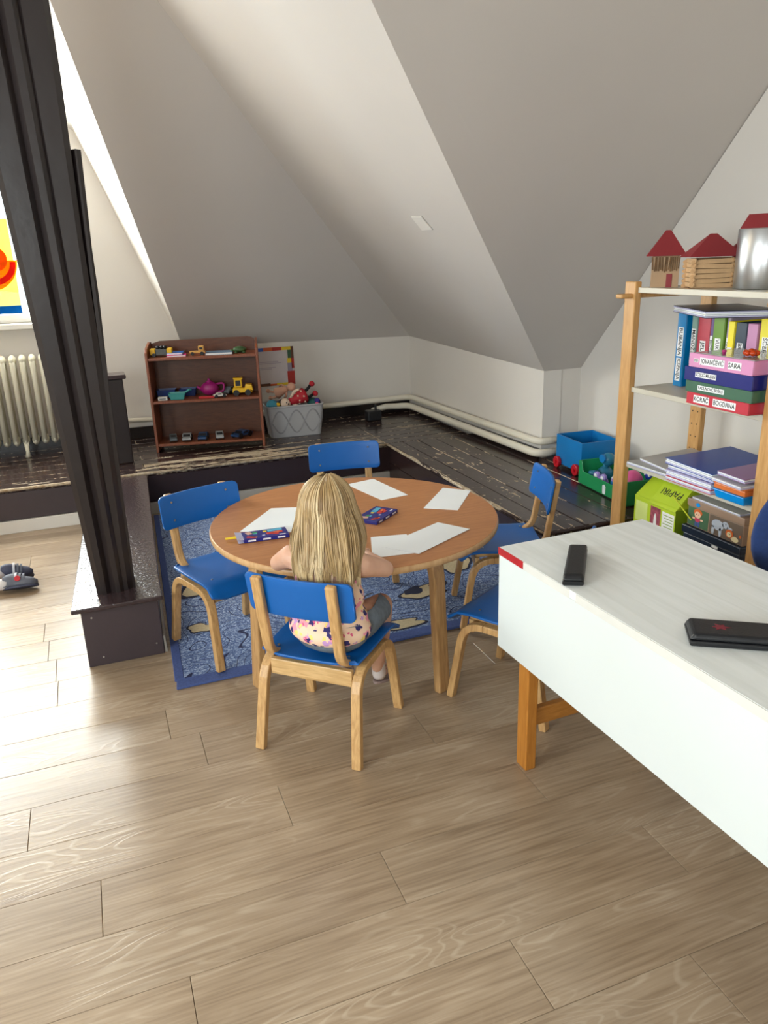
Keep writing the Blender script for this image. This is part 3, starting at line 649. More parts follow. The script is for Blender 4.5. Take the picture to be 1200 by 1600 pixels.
# ================================================================== ROUND TABLE
TC = (.822, 2.535); TR = .522; TZ = .53
tb = thing('round_table', 'round low beech table with papers and crayon boxes', 'table', (TC[0], TC[1], 0))
bm = B(); lathe(bm, [(TR - .004, TZ - .001), (TR - .004, TZ)], 96); obj('tabletop', bm, M['tabletop'], tb)
bm = B(); lathe(bm, [(TR - .006, TZ - .024), (TR - .001, TZ - .022), (TR, TZ - .012), (TR - .001, TZ - .004), (TR - .005, TZ - .0005)], 96); obj('edge_band', bm, M['tableedge'], tb, smooth=True)
for a in (-162, -70, 22, 112):
    A = math.radians(a); d = Vector((math.cos(A), math.sin(A), 0)); z0 = .0118 if a in (22, 112) else 0
    bm = B(); pts = bez([(d * .448 + Vector((0, 0, z0)), 0), (d * .43 + Vector((0, 0, .30)), .1), (d * .425 + Vector((0, 0, .495)), .10), (d * .26 + Vector((0, 0, .497)), 0)], 8)
    sd = Vector((-d.y, d.x, 0)); sweep(bm, pts, rect(.052, .030), up=sd); obj('leg', bm, M['tableleg'], tb, bevel=.006)
bm = B(); lathe(bm, [(.30, TZ - .045), (.30, TZ - .0245)], 32); obj('underframe', bm, M['tableleg'], tb)

def sheet(label, pts, z=TZ, name='paper_sheet'):
    c = sum((Vector((*p, 0)) for p in pts), Vector()) / len(pts)
    bm = B(); L_ = [(p[0] - c.x, p[1] - c.y) for p in pts]; hexa(bm, [(x, y, .0002) for x, y in L_], [(x, y, .0011) for x, y in L_])
    o = obj(name, bm, M['paper']); o.location = (c.x, c.y, z); return tag(o, label, 'paper', 'papers on the round table')
sheet('white paper on the far side of the round table', [(.925, 2.94), (1.055, 2.97), (1.098, 2.69), (.980, 2.672)])
sheet('white paper near the right rear edge of the round table', [(1.262, 2.715), (1.345, 2.63), (1.190, 2.43), (1.086, 2.508)])
sheet('white drawing paper under the left crayon box, in front of the child', [(.564, 2.765), (.75, 2.70), (.58, 2.46), (.405, 2.555)])
sheet('white paper at the child right hand, uppermost of two overlapping sheets', [(1.065, 2.336), (1.135, 2.225), (.885, 2.088), (.80, 2.20)], TZ + .0012)
sheet('white paper partly under another sheet beside the child right arm', [(.80, 2.30), (.92, 2.275), (.90, 2.10), (.74, 2.12)])

# crayon boxes
for nm, c in (('cr_navy', (34, 36, 120)), ('cr_sky', (90, 180, 214)), ('cr_red', (206, 60, 48)), ('cr_yellow', (238, 206, 50)), ('cr_green', (50, 150, 80)), ('cr_white', (232, 232, 236)), ('cr_lilac', (190, 190, 220)), ('cr_orange', (232, 130, 70)), ('cr_peach', (214, 170, 150))): flat(nm, c, .35)
def crayon_box(label, loc, rz, open_):
    t = thing('crayon_box', label, 'box', loc, rz, 'crayon boxes'); Lx, Ly = .155, (.078 if open_ else .092)
    bm = B(); box(bm, -Lx / 2, -Ly / 2, 0, Lx / 2, Ly / 2, .013); obj('carton', bm, M['cr_navy'], t, bevel=.0012)
    def pr(m, x0, y0, x1, y1, z=.0133, h=.0004, rot=0, nm='print'):
        bm = B(); cx, cy = (x0 + x1) / 2, (y0 + y1) / 2; hx, hy = (x1 - x0) / 2, (y1 - y0) / 2
        P = [(cx + a * hx * math.cos(rot) - b_ * hy * math.sin(rot), cy + a * hx * math.sin(rot) + b_ * hy * math.cos(rot)) for a, b_ in ((-1, -1), (1, -1), (1, 1), (-1, 1))]
        hexa(bm, [(x, y, z - .0004) for x, y in P], [(x, y, z + h) for x, y in P]); obj(nm, bm, m, t)
    pr(M['cr_peach'], -.062, .005, -.044, .03, rot=.3); pr(M['cr_red'], -.066, -.03, -.035, -.018, rot=-.5); pr(M['cr_orange'], -.05, -.03, -.03, -.022, rot=-.6)
    pr(M['cr_green'], -.04, .012, -.024, .022); pr(M['cr_sky'], -.038, .002, -.026, .009); pr(M['cr_sky'], .012, .012, .062, .032, rot=.1); pr(M['cr_red'], .005, -.012, .06, .006, rot=.15); pr(M['cr_red'], .02, -.02, .045, -.01, rot=-.2)
    pr(M['cr_orange'], .03, -.004, .05, .002, z=.0139, rot=.2); pr(M['cr_yellow'], -.004, .012, .008, .024); pr(M['cr_lilac'], -.012, -.022, -.002, -.015); pr(M['cr_white'], .045, -.033, .066, -.028)
    for x in (-.05, 0, .05):
        bm = B(); box(bm, x - .013, -Ly / 2 - .0006, .0035, x + .013, -Ly / 2 - .0001, .009); obj('print', bm, M['cr_white'], t)
    if open_:
        bm = B(); hexa(bm, [(-Lx / 2, -Ly / 2, .012), (-Lx / 2, Ly / 2, .012), (-Lx / 2 - .022, Ly / 2 - .006, .017), (-Lx / 2 - .022, -Ly / 2 + .004, .017)], [(-Lx / 2, -Ly / 2, .013), (-Lx / 2, Ly / 2, .013), (-Lx / 2 - .022, Ly / 2 - .006, .018), (-Lx / 2 - .022, -Ly / 2 + .004, .018)]); obj('flap', bm, M['cr_lilac'], t)
        bm = B(); box(bm, -Lx / 2 - .018, -Ly / 2 + .002, .0005, -Lx / 2, Ly / 2 - .002, .0015); obj('flap', bm, M['cr_lilac'], t)
        cr = obj('crayon', (lambda b_: (cyl(b_, (0, 0, 0), .0042, .05, 'x', 10), cyl(b_, (-.03, 0, 0), .004, .01, 'x', 10), b_)[2])(B()), M['cr_yellow']); cr.location = (loc[0] - .098 * math.cos(rz) - .012 * math.sin(rz), loc[1] - .098 * math.sin(rz) + .012 * math.cos(rz), loc[2] + .0065); cr.rotation_euler = (0, 0, rz)
        tag(cr, 'yellow wax crayon sticking out of the open crayon box', 'crayon')
    return t
crayon_box('open blue crayon box with a yellow crayon at the left of the round table', (.474, 2.462, TZ + .0012), math.radians(-3), True)
crayon_box('closed blue crayon box in the middle of the round table', (.892, 2.492, TZ), math.radians(40), False)

# ================================================================== DESK
dk = thing('white_desk', 'large white desk on honey wood legs in the right foreground', 'desk', (0, 0, 0), math.radians(2.2))
dk.location = (.985, 1.755, 0)
DL, DW = 1.42, .50
bm = B(); box(bm, 0, -DL, .634, DW, 0, .655); obj('desktop', bm, M['desktop'], dk, bevel=.0015, seg=1)
bm = B(); box(bm, 0.001, -DL + .002, .350, .017, -.001, .633); obj('front_panel', bm, M['desk'], dk, bevel=.0012, seg=1)
bm = B(); box(bm, -.0012, -.325, .6335, .0, -.122, .6545); obj('edge_strip', bm, M['deskedge'], dk)
bm = B(); box(bm, -.0016, -DL, .6335, .0, -.352, .6545); obj('edge_strip', bm, M['deskedge'], dk)
bm = B(); box(bm, -.0018, -.125, .634, -.0001, -.001, .6553); obj('red_tape', bm, M['red'], dk)
bm = B(); box(bm, .017, -.040, .350, DW - .02, -.022, .633); obj('end_panel', bm, M['desk'], dk)
bm = B(); box(bm, .017, -DL + .02, .350, DW - .02, -DL + .04, .633); obj('end_panel', bm, M['desk'], dk)
for x, y in ((.02, -.135), (.02, -DL + .14), (DW - .06, -.135), (DW - .06, -DL + .14)):
    bm = B(); box(bm, x, y, 0, x + .034, y + .05, .634); obj('leg', bm, M['honey'], dk, bevel=.003)
for y in (-.122, -DL + .15):
    bm = B(); box(bm, .054, y, .135, DW - .06, y + .022, .19); obj('stretcher', bm, M['honey_x'], dk, bevel=.003)
def case(label, pts, mark):
    # pts: four footprint corners; tapered spectacle case
    c = sum((Vector((*p, 0)) for p in pts), Vector()) / 4; L_ = [Vector((p[0] - c.x, p[1] - c.y, 0)) for p in pts]
    t = thing('glasses_case', label, 'case', (c.x, c.y, .6551), group='black cases on the desk')
    bm = B(); hexa(bm, [tuple(p * .97) for p in L_], [tuple(p + Vector((0, 0, .013))) for p in L_]); obj('base', bm, M['black'], t, bevel=.004, seg=3)
    bm = B(); hexa(bm, [tuple(p + Vector((0, 0, .0138))) for p in L_], [tuple(p * .9 + Vector((0, 0, .028))) for p in L_]); obj('lid', bm, M['black'], t, bevel=.006, seg=3)
    if mark:
        M['mark'] = mat('dark_red_print', (120, 22, 40), .5, var=.2, vs=60); a = (L_[3] - L_[0]) * .24; 
        bm = B(); cc = (L_[0] + L_[3]) / 2 * .2 + (L_[1] + L_[2]) / 2 * -.0 + Vector((0, 0, .0))
        ax = (L_[1] - L_[0]).normalized(); ay = (L_[3] - L_[0]).normalized(); mid = (L_[0] + L_[3]) / 2 + ax * .065
        P = []
        for k_ in range(12):
            r = (.020, .010, .017, .009)[k_ % 4]; an = k_ * PI / 6; q = mid + ax * r * math.cos(an) + ay * r * .8 * math.sin(an); P.append(q)
        hexa(bm, [tuple(q + Vector((0, 0, .0275))) for q in P], [tuple(q + Vector((0, 0, .0286))) for q in P]); obj('print', bm, M['mark'], t)
    return t
case('plain black spectacle case near the far end of the desk', [(1.135, 1.640), (1.178, 1.615), (1.038, 1.43), (.992, 1.455)], False)
case('black case with dark red mark at the right of the desk', [(1.105, 1.165), (1.262, 1.058), (1.222, .985), (1.057, 1.094)], True)

# blue office chair beyond the desk
t = thing('office_chair', 'dark blue upholstered office chair at the right edge behind the desk', 'chair', (1.742, 1.235, 0), math.radians(-21))
M['bluefab'] = mat('dark_blue_fabric', (18, 46, 96), .9, var=.12, vs=80, bump=.3, bs=300, sheen=.2)
bm = B(); ball(bm, (0, 0, .42), (.20, .19, .045), 28, 12); obj('seat', bm, M['bluefab'], t, smooth=True)
bm = B(); ball(bm, (0, .21, .665), (.20, .035, .19), 28, 16); obj('backrest', bm, M['bluefab'], t, smooth=True)
bm = B(); tube(bm, [(0, .06, .38), (0, .245, .40), (0, .252, .62)], .018); obj('back_support', bm, M['black'], t, smooth=True)
bm = B(); cyl(bm, (0, 0, .235), .025, .30); obj('gas_column', bm, M['black'], t)
for k in range(5):
    a = k * 2 * PI / 5 + .3; bm = B(); tube(bm, [(0, 0, .09), (.24 * math.cos(a), .24 * math.sin(a), .062)], [.022, .014]); o = obj('star_arm', bm, M['black'], t, smooth=True)
    bm = B(); cyl(bm, (.25 * math.cos(a), .25 * math.sin(a), .0255), .025, .02, 'x', 14); obj('caster', bm, M['black'], t)

# ================================================================== SHELF UNIT with binders
sh = thing('shelf_unit', 'open beech shelf unit with grey boards holding named binders', 'shelf', (0, 0, 0))
SX0, SX1 = 2.06, 2.45
for x in (SX0, SX1):
    for y0 in (2.608, 1.848):
        bm = B(); box(bm, x, y0, 0, x + .03, y0 + .066, 1.302); p = obj('post', bm, M['shelfpost'], sh, bevel=.004)
        if x == SX1:
            for z in [i * .055 + .3 for i in range(17)]:
                for yy_ in (.018, .048):
                    bm = B(); cyl(bm, (x - .0004, y0 + yy_, z), .0032, .001, 'x', 8); obj('peg_hole', bm, M['skirt'], p)
for y0 in (2.612, 1.852):
    for z in (1.238,):
        bm = B(); box(bm, SX0 - .055, y0 + .008, z, SX1 + .06, y0 + .050, z + .018); obj('side_rail', bm, M['shelfpost'], sh, bevel=.007, seg=3)
    bm = B(); box(bm, SX0 + .03, y0 + .02, .06, SX1, y0 + .04, .10); obj('side_rail', bm, M['shelfpost'], sh, bevel=.003)
for z in (1.28, .885, .565, .20):
    bm = B(); box(bm, SX0 + .012, 1.915, z - .021, SX1 + .02, 2.607, z); obj('board', bm, M['shelfboard'], sh, bevel=.0015, seg=1)
M['labelwhite'] = mat('label_white', (236, 238, 238), .6, var=.01); M['ink'] = mat('black_ink', (24, 24, 28), .7, var=.02)

def spine_label(par, x, yc, zc, L_, H_, body, size, horiz, xs=.85):
    """white strip with a printed name on a face looking towards -x (par-local coordinates)"""
    bm = B()
    if horiz: box(bm, x - .0009, yc - L_ / 2, zc - H_ / 2, x + .0002, yc + L_ / 2, zc + H_ / 2)
    else: box(bm, x - .0009, yc - H_ / 2, zc - L_ / 2, x + .0002, yc + H_ / 2, zc + L_ / 2)
    l = obj('label', bm, M['labelwhite'], par)
    mx = frame_mtx((x - .0012, yc, zc), (0, -1, 0), (0, 0, 1)) if horiz else frame_mtx((x - .0012, yc, zc), (0, 0, -1), (0, -1, 0))
    text(body, size * 1.14, M['ink'], mx, l, bold=size * .008, fit=L_ * .93)
def binder(label, x0, x1, ya, yb, z0, z1, key, col, labels, upright=True, lean=0.0):
    """box binder: cover shell plus page block; labels = [(body, centre offset along spine, strip length, size)]"""
    cx, cy = (x0 + x1) / 2, (ya + yb) / 2; W, D, H = abs(yb - ya), x1 - x0, z1 - z0
    if key not in M: flat(key, col, .35)
    t = thing('binder', label, 'binder', (x0, cy, z0), group='binders upright on the shelf' if upright else 'binders stacked flat on the shelf')
    if lean: t.rotation_euler = (lean, 0, 0)
    bm = B()
    if upright:
        box(bm, 0, -W / 2, 0, .004, W / 2, H); box(bm, .004, -W / 2, 0, D, -W / 2 + .003, H); box(bm, .004, W / 2 - .003, 0, D, W / 2, H)
    else:
        box(bm, 0, -W / 2, 0, .004, W / 2, H); box(bm, .004, -W / 2, 0, D, W / 2, .003); box(bm, .004, -W / 2, H - .003, D, W / 2, H)
        box(bm, .004, -W / 2, .003, D * .93, -W / 2 + .003, H - .003); box(bm, .004, W / 2 - .003, .003, D * .93, W / 2, H - .003)
    obj('cover', bm, M[key], t, bevel=.0012, seg=1)
    bm = B(); m_ = .0035
    if upright: box(bm, .005, -W / 2 + m_, .006, D - .006, W / 2 - m_, H - .006)
    else: box(bm, .005, -W / 2 + .004, m_, D - .008, W / 2 - .004, H - m_)
    obj('pages', bm, M['paper'], t)
    for body, off, L_, size in labels:
        if upright: spine_label(t, 0, -.0, off, L_, min(W * .8, size * 1.25), body, size, False)
        else: spine_label(t, 0, off, H / 2, L_, size * 1.25, body, size, True)
    return t
bz0, bz1 = .8855, 1.178
binder('tall bright blue binder, leftmost upright one on the shelf', 2.235, 2.47, 2.552, 2.506, bz0, bz1, 'b_blue', (0, 122, 184), [('BUBANJA', .178, .115, .024), ('KSENIJA', .068, .092, .022)])
binder('slim pale green binder second from the left', 2.25, 2.47, 2.488, 2.460, bz0, bz1, 'b_mint', (128, 160, 150), [('MANDŽUKA', .165, .135, .0215)])
binder('red binder upright beside the pale green one', 2.25, 2.47, 2.453, 2.390, bz0, bz1, 'b_red', (186, 66, 80), [('JELIĆ', .155, .07, .0235)])
binder('very thin purple binder between red and green binders', 2.252, 2.47, 2.388, 2.374, bz0, bz1, 'b_purple', (96, 70, 130), [('MIJOVIĆ', .17, .085, .012)])
binder('wide leaf green binder in the upright row', 2.25, 2.47, 2.372, 2.318, bz0, bz1, 'b_green', (98, 140, 30), [('VUKOV', .168, .075, .023)])
binder('thin white and lilac binder right of the leaf green one', 2.26, 2.47, 2.314, 2.299, bz0, bz1 - .006, 'b_lilac', (176, 160, 186), [('NIKČEV', .165, .09, .014)])
binder('narrow yellow binder in the upright row', 2.25, 2.46, 2.296, 2.268, bz0, bz1 - .020, 'b_yellow', (238, 220, 20), [('II', .165, .025, .018)])
binder('dark navy binder beside the narrow yellow one', 2.255, 2.47, 2.264, 2.214, bz0, bz1 - .022, 'b_dark', (34, 52, 70), [('BUT', .172, .05, .022)])
binder('dusty pink binder right of the dark navy one', 2.25, 2.47, 2.204, 2.158, bz0, bz1 - .022, 'b_pink', (188, 130, 170), [])
binder('wide yellow binder at the right end of the row', 2.25, 2.47, 2.146, 2.094, bz0, bz1 - .002, 'b_yellow2', (226, 212, 36), [('ŠĆEPO', .19, .075, .022)])
binder('red binder lying flat at the bottom of the stack', 2.018, 2.232, 2.226, 1.936, .8855, .927, 'b_crimson', (190, 52, 66), [('KORAĆ', .071, .075, .021), ('BOGDANA', -.038, .105, .021)], False)
binder('dark green binder lying flat, second from the bottom', 2.018, 2.232, 2.236, 1.928, .9275, .968, 'b_forest', (62, 100, 78), [('RADUNOVIĆ BOŠKO', .03, .125, .0135)], False)
binder('navy binder lying flat, second from the top', 2.018, 2.232, 2.248, 1.932, .9685, 1.017, 'b_navy', (16, 24, 110), [('ŠĆEKIĆ MILIJAN', .052, .10, .0145)], False)
tp = binder('pink binder lying flat on top of the stack', 2.018, 2.232, 2.230, 1.936, 1.0175, 1.066, 'b_rose', (210, 140, 182), [('JOVANČEVIĆ', .035, .115, .0205), ('SARA', -.068, .058, .0205)], False)
bm = B(); box(bm, -.0009, .100, .018, .0002, .122, .031); obj('barcode_label', bm, M['labelwhite'], tp)
for i in range(6):
    bm = B(); box(bm, -.0013, .1025 + i * .0032, .0195, -.0008, .1025 + i * .0032 + (.0009, .0016, .0012)[i % 3], .0295); obj('barcode_bar', bm, M['ink'], tp)
M['frost'] = mat('clear_plastic_sleeve', (150, 150, 146), .12, var=.1, vs=30)
t = thing('plastic_sleeve', 'clear plastic sleeve on top of the pink flat binder', 'sleeve', (2.13, 2.075, 1.0665))
bm = B(); hexa(bm, [(-.11, -.14, 0), (.09, -.13, 0), (.095, .12, 0), (-.105, .13, 0)], [(-.11, -.14, .003), (.09, -.13, .003), (.095, .12, .004), (-.105, .13, .003)]); obj('film', bm, M['frost'], t)
t = thing('flower_toy', 'orange translucent flower shaped toy on the flat binders', 'toy', (2.085, 2.015, 1.0705))
M['orange'] = mat('orange_jelly_plastic', (214, 70, 14), .2, var=.15, vs=60, trans=.25)
bm = B()
for k in range(6): ball(bm, (.017 * math.cos(k * PI / 3), .017 * math.sin(k * PI / 3), .011), (.011, .011, .010), 10, 7)
obj('petals', bm, M['orange'], t, smooth=True); bm = B(); ball(bm, (0, 0, .014), (.012, .012, .012), 12, 8); obj('centre', bm, M['orange'], t, smooth=True)
flat('magenta', (170, 40, 110), .4)
t = thing('small_knob', 'small magenta knob on the clear sleeve beside the orange flower', 'toy', (2.05, 2.10, 1.0705)); bm = B(); lathe(bm, [(.006, 0), (.005, .006), (.008, .008), (.008, .013), (.004, .015)], 12); obj('cap', bm, M['magenta'], t, smooth=True)

def folder(label, pts, z0, th, key, col, fan=0.0, name='folder', cat='folder', pages=True, group='folders on the shelf'):
    """soft sleeve with a fanned page block; pts = footprint corners, first edge faces the viewer"""
    if key not in M: flat(key, col, .3)
    c = sum((Vector((*p, 0)) for p in pts), Vector()) / len(pts); P = [Vector((p[0] - c.x, p[1] - c.y, 0)) for p in pts]
    t = thing(name, label, cat, (c.x, c.y, z0), group=group)
    bm = B(); hexa(bm, [tuple(p * 1.0) for p in P], [tuple(p * 1.0 + Vector((0, 0, .0018))) for p in P]); obj('back_cover', bm, M[key], t)
    n = max(2, int(th / .006))
    if pages:
        for i in range(n):
            z = .002 + (th - .004) * i / n; s_ = 1 - .012 * (i % 3); off = Vector((-.002 * (i % 2), .001 * (i % 3), 0))
            bm = B(); hexa(bm, [tuple(p * s_ * .99 + off + Vector((0, 0, z))) for p in P], [tuple(p * s_ * .99 + off + Vector((0, 0, z + (th - .004) / n * .8 + (fan if j in (2, 3) else 0) * i / n))) for j, p in enumerate(P)])
            obj('page_block', bm, M['paper'] if i % 3 else M['cr_lilac'], t)
    bm = B(); hexa(bm, [tuple(p + Vector((0, 0, th - .0018 + (fan if j in (2, 3) else 0)))) for j, p in enumerate(P)], [tuple(p + Vector((0, 0, th + (fan if j in (2, 3) else 0)))) for j, p in enumerate(P)]); obj('front_cover', bm, M[key], t)
    return t
folder('dark navy sleeve of papers lying across the tops of the binders', [(2.235, 2.585), (2.10, 2.26), (2.335, 2.14), (2.46, 2.47)], 1.1785, .026, 'f_dark', (26, 34, 58), group='folders above the binders')
# middle bay
def fq(x0, x1, ya, yb, sk=0): return [(x0, ya), (x0 + sk, yb), (x1 + sk, yb), (x1, ya)]
folder('grey plastic sleeves of papers at the left end of the lower shelf', fq(2.05, 2.30, 2.575, 2.335, .01), .5655, .014, 'f_grey', (150, 150, 146))
folder('open sleeve of drawings on top of the grey sleeves', [(2.10, 2.555), (2.07, 2.33), (2.33, 2.325), (2.36, 2.545)], .580, .012, 'f_smoke', (160, 156, 152), .014)
folder('red folder at the bottom of the blue folder stack', fq(2.04, 2.30, 2.325, 2.085, .0), .5655, .016, 'f_red', (190, 30, 60))
folder('lilac folder in the middle of the blue folder stack', fq(2.045, 2.31, 2.330, 2.09, .0), .582, .024, 'f_lilac', (186, 170, 200))
folder('pale folder under the large blue folder', fq(2.05, 2.31, 2.328, 2.085, .0), .6065, .018, 'f_navy', (40, 60, 130))
folder('large royal blue folder on top of the shelf stack', [(2.05, 2.345), (2.03, 2.075), (2.33, 2.06), (2.36, 2.33)], .625, .022, 'f_blue', (8, 66, 156), .012)
bx = thing('plastic_tray', 'light blue plastic tray at the right end of the lower shelf', 'tray', (2.17, 1.998, .5655))
flat('t_blue', (0, 140, 220), .3); flat('t_orange', (206, 110, 50), .35)
bm = B(); hexa(bm, [(-.125, -.065, 0), (.125, -.065, 0), (.125, .065, 0), (-.125, .065, 0)], [(-.135, -.072, .034), (.135, -.072, .034), (.135, .072, .034), (-.135, .072, .034)]); obj('body', bm, M['t_blue'], bx, bevel=.004)
bm = B(); box(bm, -.139, -.074, .030, .139, .074, .0345); obj('rim', bm, M['t_blue'], bx, bevel=.002)
bx = thing('orange_box', 'flat orange box lying on the light blue tray', 'box', (2.168, 1.998, .6003)); bm = B(); box(bm, -.13, -.072, 0, .13, .072, .020); obj('base', bm, M['t_orange'], bx, bevel=.003); bm = B(); box(bm, -.133, -.0735, .0205, .133, .0735, .027); obj('lid', bm, M['t_orange'], bx, bevel=.002)
folder('loose white papers in a clear sleeve on the orange box', [(2.03, 2.075), (2.02, 1.93), (2.28, 1.925), (2.30, 2.07)], .6276, .012, 'f_clear', (200, 196, 204), .01)
folder('purple tinted sleeve on top of the loose papers', [(2.04, 2.062), (2.03, 1.925), (2.27, 1.925), (2.29, 2.055)], .6505, .014, 'f_purple', (150, 116, 160), .01)

# lime green cardboard box with PAPIRI written on its flap
flat('lime', (176, 200, 40), .45, var=.04); flat('lime_dark', (122, 150, 24), .5); flat('limepale', (206, 220, 130), .5); flat('pinkprint', (150, 70, 84), .5, var=.4, vs=60); flat('white_card', (230, 230, 226), .5)
gb = thing('cardboard_box', 'lime green cardboard box with a word handwritten on its flap', 'box', (2.085, 2.55, .2005))
bm = B(); hexa(bm, [(0, -.255, 0), (.24, -.255, 0), (.24, 0, 0), (0, 0, 0)], [(0, -.255, .235), (.24, -.255, .235), (.24, 0, .235), (0, 0, .235)]); obj('body', bm, M['lime'], gb, bevel=.002, seg=1)
bm = B(); hexa(bm, [(0.001, -.254, .2355), (.239, -.254, .2355), (.239, -.001, .2355), (0.001, -.001, .2355)], [(.105, -.250, .325), (.15, -.250, .325), (.15, -.006, .325), (.105, -.006, .325)]); obj('gable', bm, M['lime'], gb, bevel=.002, seg=1)
bm = B(); box(bm, -.0045, -.256, .0, .238, -.2555, .234); obj('side_panel', bm, M['lime_dark'], gb)
e0 = Vector((-.004, 0, .225)); e1 = Vector((.098, 0, .328)); nrm = Vector((-.72, 0, .70)) * .003
bm = B(); hexa(bm, [(e0.x, -.252, e0.z), (e0.x, -.095, e0.z), (e1.x, -.095, e1.z), (e1.x, -.252, e1.z)], [(e0.x + nrm.x, -.252, e0.z + nrm.z), (e0.x + nrm.x, -.095, e0.z + nrm.z), (e1.x + nrm.x, -.095, e1.z + nrm.z), (e1.x + nrm.x, -.252, e1.z + nrm.z)]); fp = obj('flap', bm, M['lime'], gb)
md = (e0 + e1) / 2 + nrm * 1.25
text('PAPIRI', .045, M['ink'], frame_mtx((md.x, -.172, md.z), (0, 1, 0), tuple((e0 - e1))), fp, xs=.95)
def card(par, m, y0, y1, z0, z1, nm='print', x=-.0008): bm = B(); box(bm, x, y0, z0, .0, y1, z1); return obj(nm, bm, m, par)
card(gb, M['limepale'], -.085, -.012, .13, .215); card(gb, M['white_card'], -.245, -.175, .08, .21); card(gb, M['pinkprint'], -.165, -.105, .02, .215, 'picture_print')
bm = B(); ball(bm, (-.001, -.135, .12), (.002, .010, .07), 10, 8); obj('picture_print', bm, M['white_card'], gb)
for i in range(9):
    bm = B(); box(bm, -.0012, -.238, .196 - i * .012, -.0007, -.182 - (i % 3) * .006, .199 - i * .012); obj('print_line', bm, M['lime_dark'], gb)
for z in (.115, .085, .05, .03):
    bm = B(); box(bm, -.0012, -.06, z, -.0007, -.015, z + .006); obj('print_line', bm, M['lime_dark'], gb)

# animal print box standing on a dark storage box
flat('navybox', (28, 40, 56), .35); flat('kraft', (150, 124, 104), .5, var=.05); flat('panelgreen', (70, 104, 74), .5); flat('panelbrown', (108, 92, 78), .5)
flat('p_skin', (232, 190, 160), .5); flat('p_ginger', (206, 100, 40), .5); flat('p_greyblue', (176, 184, 196), .5); flat('p_shirt', (190, 60, 90), .5); flat('p_jeans', (70, 90, 150), .5); flat('p_cream', (226, 212, 170), .5)
sb = thing('storage_box', 'dark navy storage box with a white tag at the bottom right of the shelf', 'box', (2.085, 2.105, .2005))
bm = B(); box(bm, 0, -.145, 0, .30, .145, .165); obj('body', bm, M['navybox'], sb, bevel=.004); bm = B(); box(bm, -.006, -.15, .1655, .305, .15, .197); obj('lid', bm, M['navybox'], sb, bevel=.004)
bm = B(); box(bm, -.0075, -.045, .155, -.006, -.015, .165); obj('tag', bm, M['labelwhite'], sb)
ab = thing('printed_box', 'kraft box printed with a red haired child, an elephant and a lion', 'box', (2.09, 2.10, .3985))
bm = B(); box(bm, 0, -.14, 0, .28, .14, .078); obj('body', bm, M['kraft'], ab, bevel=.003); bm = B(); box(bm, -.004, -.143, .079, .283, .143, .108); obj('lid', bm, M['kraft'], ab, bevel=.003)
card(ab, M['panelgreen'], .030, .136, .004, .076, 'print_panel'); card(ab, M['panelbrown'], -.136, .024, .004, .076, 'print_panel')
def shape(par, m, yc, zc, ry, rz_, x=-.0016, nm='print'):
    bm = B(); disc = [(yc + ry * math.cos(2 * PI * k / 18), zc + rz_ * math.sin(2 * PI * k / 18)) for k in range(18)]; hexa(bm, [(x, a, b_) for a, b_ in disc], [(x + .0012, a, b_) for a, b_ in disc]); return obj(nm, bm, m, par)
for a in ((M['p_ginger'], .085, .062, .022, .014), (M['p_skin'], .085, .053, .016, .013, -.0024), (M['p_shirt'], .085, .034, .014, .010, -.0022), (M['p_jeans'], .078, .016, .006, .011), (M['p_jeans'], .092, .016, .006, .011),
          (M['p_skin'], .064, .036, .008, .004), (M['p_skin'], .106, .036, .008, .004),
          (M['p_greyblue'], -.018, .045, .030, .020), (M['p_greyblue'], -.055, .055, .016, .013), (M['p_greyblue'], .004, .020, .007, .018), (M['p_greyblue'], -.032, .020, .007, .018), (M['p_greyblue'], -.076, .048, .014, .005),
          (M['p_ginger'], -.078, .030, .018, .016, -.0024), (M['p_cream'], -.078, .027, .011, .010, -.0030), (M['p_cream'], -.104, .016, .018, .010), (M['p_ginger'], -.128, .034, .005, .006)): shape(ab, *a)
for yc, zc in ((.079, .055), (.091, .055), (-.074, .029), (-.082, .029), (-.058, .059)): shape(ab, M['ink'], yc, zc, .0016, .0018, -.0036)
shape(ab, M['t_blue'], .085, .093, .010, .008, -.0055)
folder('clear sleeve of papers lying on the animal printed box', [(2.09, 2.225), (2.085, 1.98), (2.33, 1.975), (2.345, 2.215)], .5068, .009, 'f_foil', (176, 176, 172), .004)
flat('lime_pencil', (190, 200, 40), .4)
bm = B(); cyl(bm, (0, 0, 0), .003, .13, 'y', 8); o = obj('pencil', bm, M['lime_pencil']); o.location = (2.083, 2.245, .3); o.rotation_euler = (.55, 0, 0); o.location = (2.079, 2.262, .46); tag(o, 'yellow green pencil leaning between the lime box and printed box', 'pencil')

# ---- top of the shelf: stick houses and metal can
flat('stick', (196, 160, 118), .6, var=.1, vs=30); flat('roofred', (132, 34, 40), .6, var=.05); flat('cardb', (170, 140, 108), .7, var=.06); flat('twig', (112, 84, 54), .8, var=.2, vs=60)
def stick_mesh(L_):
    bm = B(); r = .0075; pts = [(L_ / 2 * s + s * r * math.cos(a) * 1, r * math.sin(a)) for s, rng in ((1, range(-3, 4)), (-1, range(-3, 4))) for a in ([k * PI / 6 for k in rng] if s == 1 else [-k * PI / 6 for k in rng][::1])]
    P = [(L_ / 2 + r * math.cos(k * PI / 6), r * math.sin(k * PI / 6)) for k in range(-3, 4)] + [(-L_ / 2 - r * math.cos(k * PI / 6), r * math.sin(k * PI / 6)) for k in range(3, -4, -1)]
    hexa(bm, [(x, 0, z) for x, z in P], [(x, .0045, z) for x, z in P]); bmesh.ops.recalc_face_normals(bm, faces=bm.faces)
    me = bpy.data.meshes.new('stick'); bm.to_mesh(me); bm.free(); me.materials.append(M['stick']); return me
